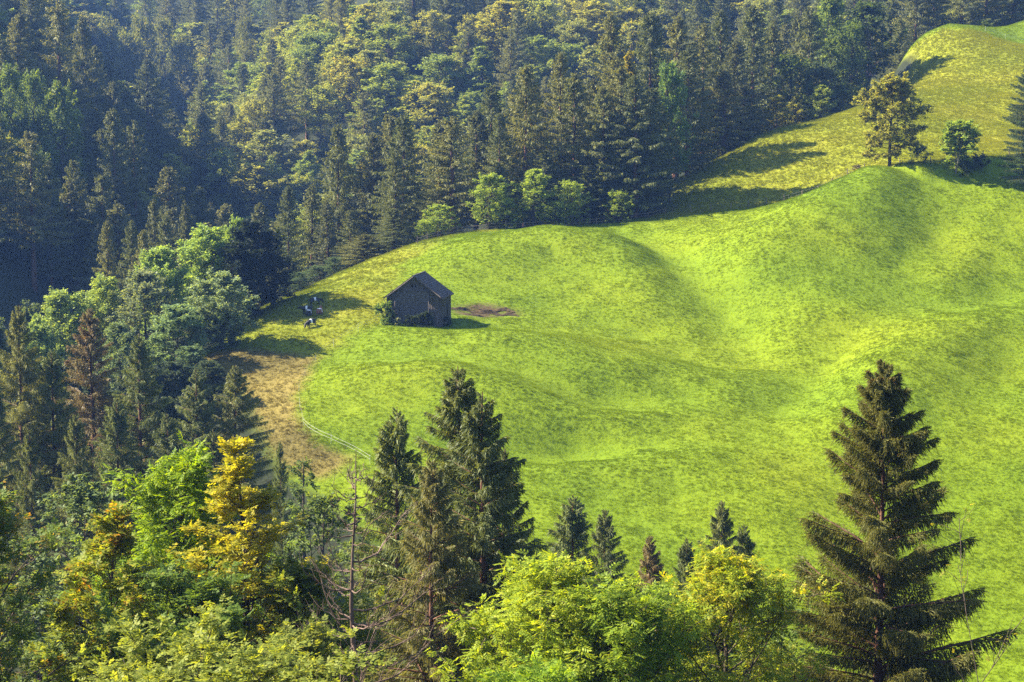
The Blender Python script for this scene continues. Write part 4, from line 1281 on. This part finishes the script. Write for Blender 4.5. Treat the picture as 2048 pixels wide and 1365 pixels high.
# roof: rows of shingles on two slopes, eaves kicked out a little
slope = math.atan2(RIDGE - EAVE, HW)
for sd in (-1, 1):
    pts = [(0.0, RIDGE + .10), (HW * .55, RIDGE + .10 - .55 * (RIDGE - EAVE)), (HW, EAVE + .13), (HW + .34, EAVE - .10)]
    rf = MB()
    rows = []
    for (xa, za), (xb, zb) in zip(pts[:-1], pts[1:]):
        n = max(2, int(round(math.hypot(xb - xa, zb - za) / .34)))
        for i in range(n): rows.append((xa + (xb - xa) * i / n, za + (zb - za) * i / n, xa + (xb - xa) * (i + 1.25) / n, za + (zb - za) * (i + 1.25) / n))
    MB().prism([(sd * x, -.42, z - .03) for x, z in pts] + [(sd * x, -.42, z - .12) for x, z in reversed(pts)], (0, LEN + .84, 0)).build('roof_deck', M_BOARD, barn)
    for j, (xa, za, xb, zb) in enumerate(rows):
        y = -.45
        while y < LEN + .45:
            w = random.uniform(.5, .9); y1 = min(y + w, LEN + .45)
            t = random.uniform(.03, .05)
            rf.prism([(sd * xa, y + .008, za - .02), (sd * xb, y + .008, zb + .005), (sd * xb, y + .008, zb + t + .005), (sd * xa, y + .008, za)], (0, y1 - y - .016, 0))
            y += w
    tag(rf.build('roof_shingles', M_ROOF, barn), kind='stuff')
    for y in (-.46, LEN + .42):
        bb = MB()
        bb.prism([(sd * x, y, z + .03) for x, z in pts] + [(sd * x, y, z - .17) for x, z in reversed(pts)], (0, .035, 0))
        bb.build('barge_board', M_BOARD, barn)
MB().prism([(-.16, -.5, RIDGE + .03), (0, -.5, RIDGE + .17), (.16, -.5, RIDGE + .03), (0, -.5, RIDGE + .10)], (0, LEN + 1.0, 0)).build('ridge_cap', M_ROOF, barn)
MB().tube([(-HW - .40, -.4, EAVE - .16), (-HW - .40, LEN * .5, EAVE - .17), (-HW - .40, LEN + .4, EAVE - .19)], .06, 6).build('gutter', M_STONE, barn)
MB().tube([(-HW - .40, -.3, EAVE - .18), (-HW - .25, -.2, EAVE - .6), (-HW - .12, -.12, EAVE - 1.0), (-HW - .12, -.12, -.6)], .04, 6).build('downpipe', M_STONE, barn)

bush = broadleaf_meshes('barn_bush', 2.6, 1.2, 701, 'far', .30, .05, 'round', limbs=14, subs=4, twigs=4, leaves=8, stems=3, wood_k=4)
for u, v, D, c, s, lab in [
    (772, 640, 251.4, (0.12, 0.19, 0.03), .85, 'sunlit green elder bush at the corner of the barn'),
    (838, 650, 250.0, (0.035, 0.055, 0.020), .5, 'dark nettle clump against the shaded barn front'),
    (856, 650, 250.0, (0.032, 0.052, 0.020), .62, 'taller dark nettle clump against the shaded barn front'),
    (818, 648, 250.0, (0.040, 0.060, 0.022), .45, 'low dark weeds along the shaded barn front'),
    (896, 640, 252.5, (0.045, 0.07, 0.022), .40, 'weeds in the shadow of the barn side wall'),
    (796, 645, 250.0, (0.30, 0.33, 0.22), .30, 'pale flowering weed at the foot of the barn front')]:
    p = at(u, v, D)
    plant_tree('shrub', bush, p[0], p[1], lab, 'shrub', None, c, s, s)


# ------------------------------------------------------------------ ledges of bare earth in the hollow beside the barn
M_EARTH = simple_mat('bare_earth', (0.022, 0.014, 0.008), (0.11, 0.07, 0.032), 2.5, .95, .05)
for u, v, L, hgt in [(925, 621, 1.7, .30), (958, 617, 1.2, .22), (975, 627, 2.3, .36), (1006, 622, 1.6, .26), (948, 632, 1.5, .22), (1020, 630, 1.3, .20)]:
    p = ground_pt(u, v); n = 9
    t = np.linspace(-1, 1, n)
    xs1 = p[0] + t * L; ys1 = p[1] + .25 * np.sin(t * 2.5 + u) + np.random.default_rng(u).normal(0, .08, n)
    zs1 = height(xs1, ys1)
    rows = []
    for dy1, dz1 in ((-.35, -.12), (-.12, .02), (.0, .75), (.12, 1.0), (.45, .55), (.9, -.15)):
        rows.append(np.column_stack([xs1, ys1 + dy1, zs1 + hgt * dz1 * np.clip(1.15 - t ** 2, 0, 1) * (1 + .3 * np.sin(5 * t + u)) - (.05 if dz1 <= 0 else 0)]))
    V1 = np.vstack(rows) - p
    ii = np.arange(len(rows) * n).reshape(len(rows), n)
    Q1 = np.stack([ii[:-1, :-1], ii[:-1, 1:], ii[1:, 1:], ii[1:, :-1]], -1).reshape(-1, 4)
    tag(link('earth_ledge', make_mesh('earth_ledge', V1, Q1, (M_EARTH,)), None, tuple(p)), 'small eroded ledge of bare brown earth in the hollow beside the barn', 'earth ledge', 'earth ledges beside the barn')


# ------------------------------------------------------------------ belted cattle
def hide_material(name, dark, lo, hi):
    m, t, N, L = new_mat(name)
    tc = N.new('ShaderNodeTexCoord'); sep = N.new('ShaderNodeSeparateXYZ'); L.new(tc.outputs['Object'], sep.inputs[0])
    x = math_(N, L, 'ADD', sep.outputs[0], math_(N, L, 'MULTIPLY', noise(N, L, tc.outputs['Object'], 3.0), .10))
    f = math_(N, L, 'MULTIPLY', math_(N, L, 'GREATER_THAN', x, lo), math_(N, L, 'LESS_THAN', x, hi))
    f = math_(N, L, 'MULTIPLY', f, math_(N, L, 'GREATER_THAN', sep.outputs[2], .30))
    b = N.new('ShaderNodeBsdfPrincipled'); b.inputs['Roughness'].default_value = .8
    L.new(mix(N, L, f, dark, (.72, .70, .66)), b.inputs['Base Color'])
    o = N.new('ShaderNodeOutputMaterial'); L.new(b.outputs[0], o.inputs[0])
    return m


H_BLACK = hide_material('black_belted_hide', (.014, .012, .012), -.10, .20)
H_LIE = hide_material('black_belted_hide_lying', (.014, .012, .012), -.30, .16)
H_RED = hide_material('red_belted_hide_lying', (.16, .055, .025), -.30, .16)


def cow_mesh(pose):
    J = []; E = []

    def add(p, r, parent=None):
        J.append((p, r))
        if parent is not None: E.append((parent, len(J) - 1))
        return len(J) - 1
    if pose == 'lie':
        zb = .50
        mid = add((0, 0, zb), .44); rump = add((-.62, 0, zb - .02), .40, mid); tailh = add((-.95, 0, zb - .02), .22, rump)
        ch = add((.55, 0, zb + .02), .38, mid)
        nk = add((.92, .04, .82), .20, ch); hd = add((1.18, .10, .98), .145, nk); mz = add((1.45, .16, .84), .09, hd)
        for s in (-1, 1):
            k = add((.70, s * .30, .22), .12, ch); h = add((.98, s * .30, .10), .07, k); add((.72, s * .34, .06), .055, h)
            k = add((-.45, s * .42, .22), .17, rump); h = add((-.05, s * .46, .12), .08, k); add((.20, s * .44, .06), .055, h)
        t1 = add((-1.12, .05, .40), .04, tailh); add((-1.15, .15, .12), .04, t1)
    else:
        mid = add((0, 0, .93), .385); rump = add((-.62, 0, .97), .35, mid); tailh = add((-.92, 0, 1.05), .16, rump)
        ch = add((.55, 0, .95), .345, mid)
        if pose == 'graze':
            nk = add((.92, .02, .86), .21, ch); hd = add((1.22, .04, .52), .15, nk); mz = add((1.34, .05, .16), .09, hd)
        else:
            nk = add((.92, .0, 1.10), .21, ch); hd = add((1.22, .04, 1.18), .15, nk); mz = add((1.52, .06, 1.02), .09, hd)
        for s in (-1, 1):
            sh_ = add((.52, s * .20, .72), .15, ch); k = add((.54, s * .19, .40), .085, sh_); f = add((.52, s * .19, .10), .058, k); add((.54, s * .19, .0), .07, f)
            hp = add((-.58, s * .20, .74), .20, rump); k = add((-.74, s * .20, .44), .085, hp); f = add((-.70, s * .20, .12), .06, k); add((-.66, s * .20, .0), .07, f)
        t1 = add((-1.03, 0, .90), .035, tailh); t2 = add((-1.05, 0, .50), .03, t1); add((-1.05, 0, .36), .05, t2)
    for s in (-1, 1):
        hp, hr = J[hd]
        add((hp[0] - .08, hp[1] + s * .26, hp[2] + .08), .045, hd)
    me = bpy.data.meshes.new('cow_body_' + pose)
    me.from_pydata([j[0] for j in J], E, [])
    o = bpy.data.objects.new('tmp_cow', me); COL.objects.link(o)
    sk = o.modifiers.new('skin', 'SKIN'); sk.use_smooth_shade = True
    for i, sv in enumerate(me.skin_vertices[0].data):
        sv.radius = (J[i][1], J[i][1]); sv.use_root = (i == 0)
    ss = o.modifiers.new('sub', 'SUBSURF'); ss.levels = 2; ss.render_levels = 2
    dg = bpy.context.evaluated_depsgraph_get()
    out = bpy.data.meshes.new_from_object(o.evaluated_get(dg))
    bpy.data.objects.remove(o)
    # skin radii give a box-like section: pull it to the joint radii's roundness is done by the subdivision
    for p in out.polygons: p.use_smooth = True
    return out


COWS = {k: cow_mesh(k) for k in ('graze', 'stand', 'lie')}
for u, v, D, pose, rz, m, s, lab in [
    (632, 620, 260.5, 'graze', 12, H_BLACK, .86, 'black belted cow grazing highest on the slope by the sunlit grass'),
    (615, 636, 256.5, 'stand', 172, H_BLACK, .84, 'black belted cow standing with raised head behind a lying one'),
    (623, 661, 251.0, 'graze', 222, H_BLACK, .84, 'black belted cow grazing lowest on the slope, below the lying ones'),
    (618.5, 639, 255.8, 'lie', 83, H_LIE, .80, 'black belted calf lying in the shade close to the standing cow'),
    (640, 637, 256.3, 'lie', 80, H_RED, .80, 'red-brown belted calf lying alone in the shade')]:
    p = at(u, v, D)
    x, y = p[0], p[1]
    z = hz(x, y)
    h = RAD(rz)
    gx_ = (hz(x + .6 * math.cos(h), y + .6 * math.sin(h)) - hz(x - .6 * math.cos(h), y - .6 * math.sin(h))) / 1.2
    me = COWS[pose].copy(); me.materials.clear(); me.materials.append(m)
    o = link('cow', me, None, (x, y, z - .02), (0, -math.atan(gx_), h), (s, s, s))
    tag(o, lab, 'cow')


# ------------------------------------------------------------------ fences
M_TAPE = simple_mat('white_tape', (.50, .50, .46), (.66, .65, .60), 4, .6, 0)
M_POST = simple_mat('fence_wood', (.10, .075, .055), (.26, .20, .15), 4, .9, .02, (1, 1, .3))
M_WIRE = simple_mat('wire', (.20, .19, .18), (.30, .29, .28), 4, .5, 0)


def along(pts, step):
    P = np.array([p[:2] for p in pts]); d = np.r_[0, np.cumsum(np.hypot(*np.diff(P, axis=0).T))]
    s = np.linspace(0, d[-1], max(2, int(round(d[-1] / step)) + 1))
    return np.column_stack([np.interp(s, d, P[:, 0]), np.interp(s, d, P[:, 1])])


def tape_fence(pts, label, step=6.0, h=(.62, .98), wid=.022):
    q = along(pts, step)
    z = height(q[:, 0], q[:, 1])
    e = empty('tape_fence', (q[0, 0], q[0, 1], z[0])); tag(e, label, 'fence')
    off = np.array([q[0, 0], q[0, 1], z[0]])
    for (x, y), zz_ in zip(q, z):
        MB().tube(np.array([(x, y, zz_ - .2), (x + random.uniform(-.05, .05), y, zz_ + 1.08)]) - off, .013, 5).build('post', M_TAPE, e)
    f = along(pts, step / 4); zf = np.interp(np.arange(len(f)) / (len(f) - 1), np.arange(len(q)) / (len(q) - 1), z)
    for hh in h:
        sag = .05 * np.sin(np.pi * (np.arange(len(f)) % 4) / 4)
        P = np.column_stack([f, zf + hh - sag]) - off
        m = MB(); n = len(P)
        V = np.vstack([P + [0, 0, -wid / 2], P + [0, 0, wid / 2], P + [0, .012, -wid / 2], P + [0, .012, wid / 2]])
        i = np.arange(n - 1)
        m.add(V, np.vstack([np.column_stack([i, i + 1, n + i + 1, n + i]), np.column_stack([3 * n + i, 3 * n + i + 1, 2 * n + i + 1, 2 * n + i])]))
        m.build('tape', M_TAPE, e)
    return e


tape_fence([at(*p) for p in P_TAPE], 'white electric tape fence curving round the brown patch down from the barn')
tape_fence([at(1970, 84, 417), at(2020, 82, 416), at(2090, 78, 416)], 'white electric tape fence at the edge of the topmost green field', 4.0)


def wood_fence(name, pts, label, step, rails, ph=1.15, lean=.06, rail_r=.05, mat=M_POST):
    q = along(pts, step); z = height(q[:, 0], q[:, 1])
    off = np.array([q[0, 0], q[0, 1], z[0]])
    e = empty(name, off); tag(e, label, 'fence')
    for (x, y), zz_ in zip(q, z):
        MB().tube(np.array([(x, y, zz_ - .4), (x + random.gauss(0, lean), y + random.gauss(0, lean), zz_ + ph * random.uniform(.9, 1.1))]) - off, .075, 6).build('post', M_POST, e)
    for i in range(len(q) - 1):
        for hh in rails:
            a = np.array([*q[i], z[i] + hh + random.gauss(0, .05)]); b = np.array([*q[i + 1], z[i + 1] + hh + random.gauss(0, .05)])
            MB().tube(np.array([a - (b - a) * .04, (a + b) / 2 + [0, 0, random.gauss(-.03, .03)], b + (b - a) * .04]) - off, rail_r, 5).build('rail' if rail_r > .02 else 'wire', mat, e)


wood_fence('rail_fence', [at(835, 503, 296), at(895, 466, 304.5), at(1000, 461, 307.5), at(1100, 457, 310.5), at(1220, 450, 315), at(1330, 439, 319.5)], 'weathered wooden rail fence along the meadow crest below the forest', 3.2, (.45, .9))
wood_fence('wire_fence', [at(1345, 437, 319), at(1460, 424, 320), at(1574, 398, 323), at(1612, 388, 321), at(1650, 372, 317.5), at(1728, 346, 311.5)], 'leaning posts and wire fence between meadow and yellow pasture', 3.4, (.5, .95), 1.15, .14, .008, M_WIRE)
wood_fence('wire_fence', [at(1800, 340, 312.5), at(1890, 346, 309.5), at(1980, 328, 313.5), at(2075, 318, 315)], 'posts and wire fence on the bank beyond the lone maple', 5.0, (.5, .95), 1.2, .1, .008, M_WIRE)


# ------------------------------------------------------------------ grass: real tufts laid over the open slopes
def patch_mesh(name, mat, n, hmin, hmax, wmin, wmax, seed, size=1.75, lean=.45):
    r = np.random.default_rng(seed)
    p = np.column_stack([r.uniform(-size / 2, size / 2, (n, 2)), np.full(n, -.03)])
    # tufts: pull part of the blades together
    c = r.uniform(-size / 2, size / 2, (n // 22 + 1, 2)); k = r.integers(len(c), size=n)
    near_ = r.random(n) < .7
    p[near_, :2] = c[k[near_]] + r.normal(0, .09, (near_.sum(), 2))
    hgt = r.uniform(hmin, hmax, n) * np.where(near_, 1.6, .8)
    hgt *= 0.75 + .8 * np.clip(vnoise(p[:, 0] + seed, p[:, 1] * 1.5, .26) + .45, 0, 1) ** 1.5
    d = norm(np.column_stack([r.normal(0, lean, (n, 2)), np.ones(n)]))
    a = r.uniform(0, 6.28, n); s = np.column_stack([np.cos(a), np.sin(a), np.zeros(n)]) * r.uniform(wmin, wmax, n)[:, None]
    V = np.stack([p - s, p + s, p + d * hgt[:, None]], 1).reshape(-1, 3)
    return make_mesh(name, V, np.arange(3 * n).reshape(-1, 3), (mat,))


def scatter(name, label, meshes, pts, seed, smin=.85, smax=1.25):
    r = np.random.default_rng(seed)
    src = bpy.data.collections.new(name + '_tufts')
    for i, me in enumerate(meshes):
        src.objects.link(bpy.data.objects.new(f'{name}_tuft_{i}', me))
    x, y = pts[:, 0], pts[:, 1]
    z = height(x, y)
    e = .8
    nx = (height(x - e, y) - height(x + e, y)) / (2 * e); ny = (height(x, y - e) - height(x, y + e)) / (2 * e)
    eul = np.empty((len(x), 3), np.float32)
    for i, (a, b) in enumerate(zip(nx, ny)):
        q = Vector((a, b, 1)).to_track_quat('Z', 'Y') @ Matrix.Rotation(r.uniform(0, 6.28), 3, 'Z').to_quaternion()
        eul[i] = q.to_euler()
    me = bpy.data.meshes.new(name)
    me.vertices.add(len(x)); me.vertices.foreach_set('co', np.column_stack([x, y, z]).astype(np.float32).ravel())
    at1 = me.attributes.new('rot', 'FLOAT_VECTOR', 'POINT'); at1.data.foreach_set('vector', eul.ravel())
    at2 = me.attributes.new('scl', 'FLOAT', 'POINT'); at2.data.foreach_set('value', r.uniform(smin, smax, len(x)).astype(np.float32))
    at3 = me.attributes.new('idx', 'INT', 'POINT'); at3.data.foreach_set('value', r.integers(0, len(meshes), len(x)).astype(np.int32))
    o = link(name, me)
    ng = bpy.data.node_groups.new(name, 'GeometryNodeTree')
    ng.interface.new_socket('Geometry', in_out='INPUT', socket_type='NodeSocketGeometry')
    ng.interface.new_socket('Geometry', in_out='OUTPUT', socket_type='NodeSocketGeometry')
    N, L = ng.nodes, ng.links
    gi = N.new('NodeGroupInput'); go = N.new('NodeGroupOutput')
    ip = N.new('GeometryNodeInstanceOnPoints'); ci = N.new('GeometryNodeCollectionInfo')
    ci.inputs['Collection'].default_value = src; ci.inputs['Separate Children'].default_value = True; ci.inputs['Reset Children'].default_value = True
    ip.inputs['Pick Instance'].default_value = True

    def na(nm, ty):
        n = N.new('GeometryNodeInputNamedAttribute'); n.data_type = ty; n.inputs['Name'].default_value = nm
        return n.outputs['Attribute']
    e2r = N.new('FunctionNodeEulerToRotation'); L.new(na('rot', 'FLOAT_VECTOR'), e2r.inputs[0])
    L.new(gi.outputs[0], ip.inputs['Points']); L.new(ci.outputs[0], ip.inputs['Instance'])
    L.new(na('idx', 'INT'), ip.inputs['Instance Index']); L.new(e2r.outputs[0], ip.inputs['Rotation']); L.new(na('scl', 'FLOAT'), ip.inputs['Scale'])
    L.new(ip.outputs[0], go.inputs[0])
    md = o.modifiers.new('tufts', 'NODES'); md.node_group = ng
    tag(o, label, 'grass', kind='stuff')
    return o


grng = np.random.default_rng(21)
ST = 1.25
px_, py_ = np.meshgrid(np.arange(-60, 135, ST), np.arange(158, 460, ST))
PT = np.column_stack([px_.ravel(), py_.ravel()]) + grng.uniform(-.25, .25, (px_.size, 2)) * ST
pu, pv, pd = project(np.column_stack([PT, hfast(PT[:, 0], PT[:, 1])]))
PT = PT[(pu > -25) & (pu < 2075) & (pv > 10) & (pv < 1390)]
zo, zb_, zg, zp, zs = zone_attr(PT[:, 0], PT[:, 1])
rr_ = grng.random(len(PT))
openm = zo > rr_
isb = openm & (zb_ > rr_); isp = openm & ~isb & (zp > rr_); isg = openm & ~isb & ~isp & (zg > rr_); ism = openm & ~isb & ~isp & ~isg
soil = (zs > .5) & (grng.random(len(PT)) < .85)
G_MOWN = grass_material('meadow_grass', MOWN, .5); G_GRAZ = grass_material('grazed_grass', GRAZED, .45); G_PAST = grass_material('pasture_grass', PAST, .45); G_BROWN = grass_material('dry_grass', BROWN, .3)
scatter('meadow_grass', 'short bright green mown grass covering the rolling meadow', [patch_mesh(f'mown_{i}', G_MOWN, 560, .05, .11, .008, .02, 300 + i) for i in range(6)], PT[ism & ~soil], 1)
scatter('pasture_grass', 'long yellowish rough grass of the upper pasture', [patch_mesh(f'rough_{i}', G_PAST, 440, .08, .22, .01, .025, 320 + i, lean=.6) for i in range(6)], PT[isp], 2)
scatter('grazed_grass', 'short yellow-green grazed grass around the cattle', [patch_mesh(f'grazed_{i}', G_GRAZ, 380, .05, .16, .008, .022, 340 + i) for i in range(4)], PT[isg & ~soil], 3)
scatter('dry_grass', 'trampled brown dry grass of the patch outside the tape fence', [patch_mesh(f'dry_{i}', G_BROWN, 300, .05, .15, .012, .03, 360 + i, lean=.8) for i in range(4)], PT[isb], 4)
print('grass tufts', len(PT[openm]))

# ------------------------------------------------------------------ haze hanging in the valley
hb = MB(); hb.box((-1500, -560, 7), (1500, 2100, 176))
hm, ht, hN, hL = new_mat('haze')
pv_ = hN.new('ShaderNodeVolumePrincipled')
pv_.inputs['Color'].default_value = (0.22, 0.43, 1.0, 1)
pv_.inputs['Density'].default_value = 0.00014
pv_.inputs['Anisotropy'].default_value = 0.35
ho = hN.new('ShaderNodeOutputMaterial'); hL.new(pv_.outputs[0], ho.inputs['Volume'])
haze = hb.build('haze', hm)
tag(haze, 'thin bluish haze hanging in the valley air', 'haze', kind='stuff')
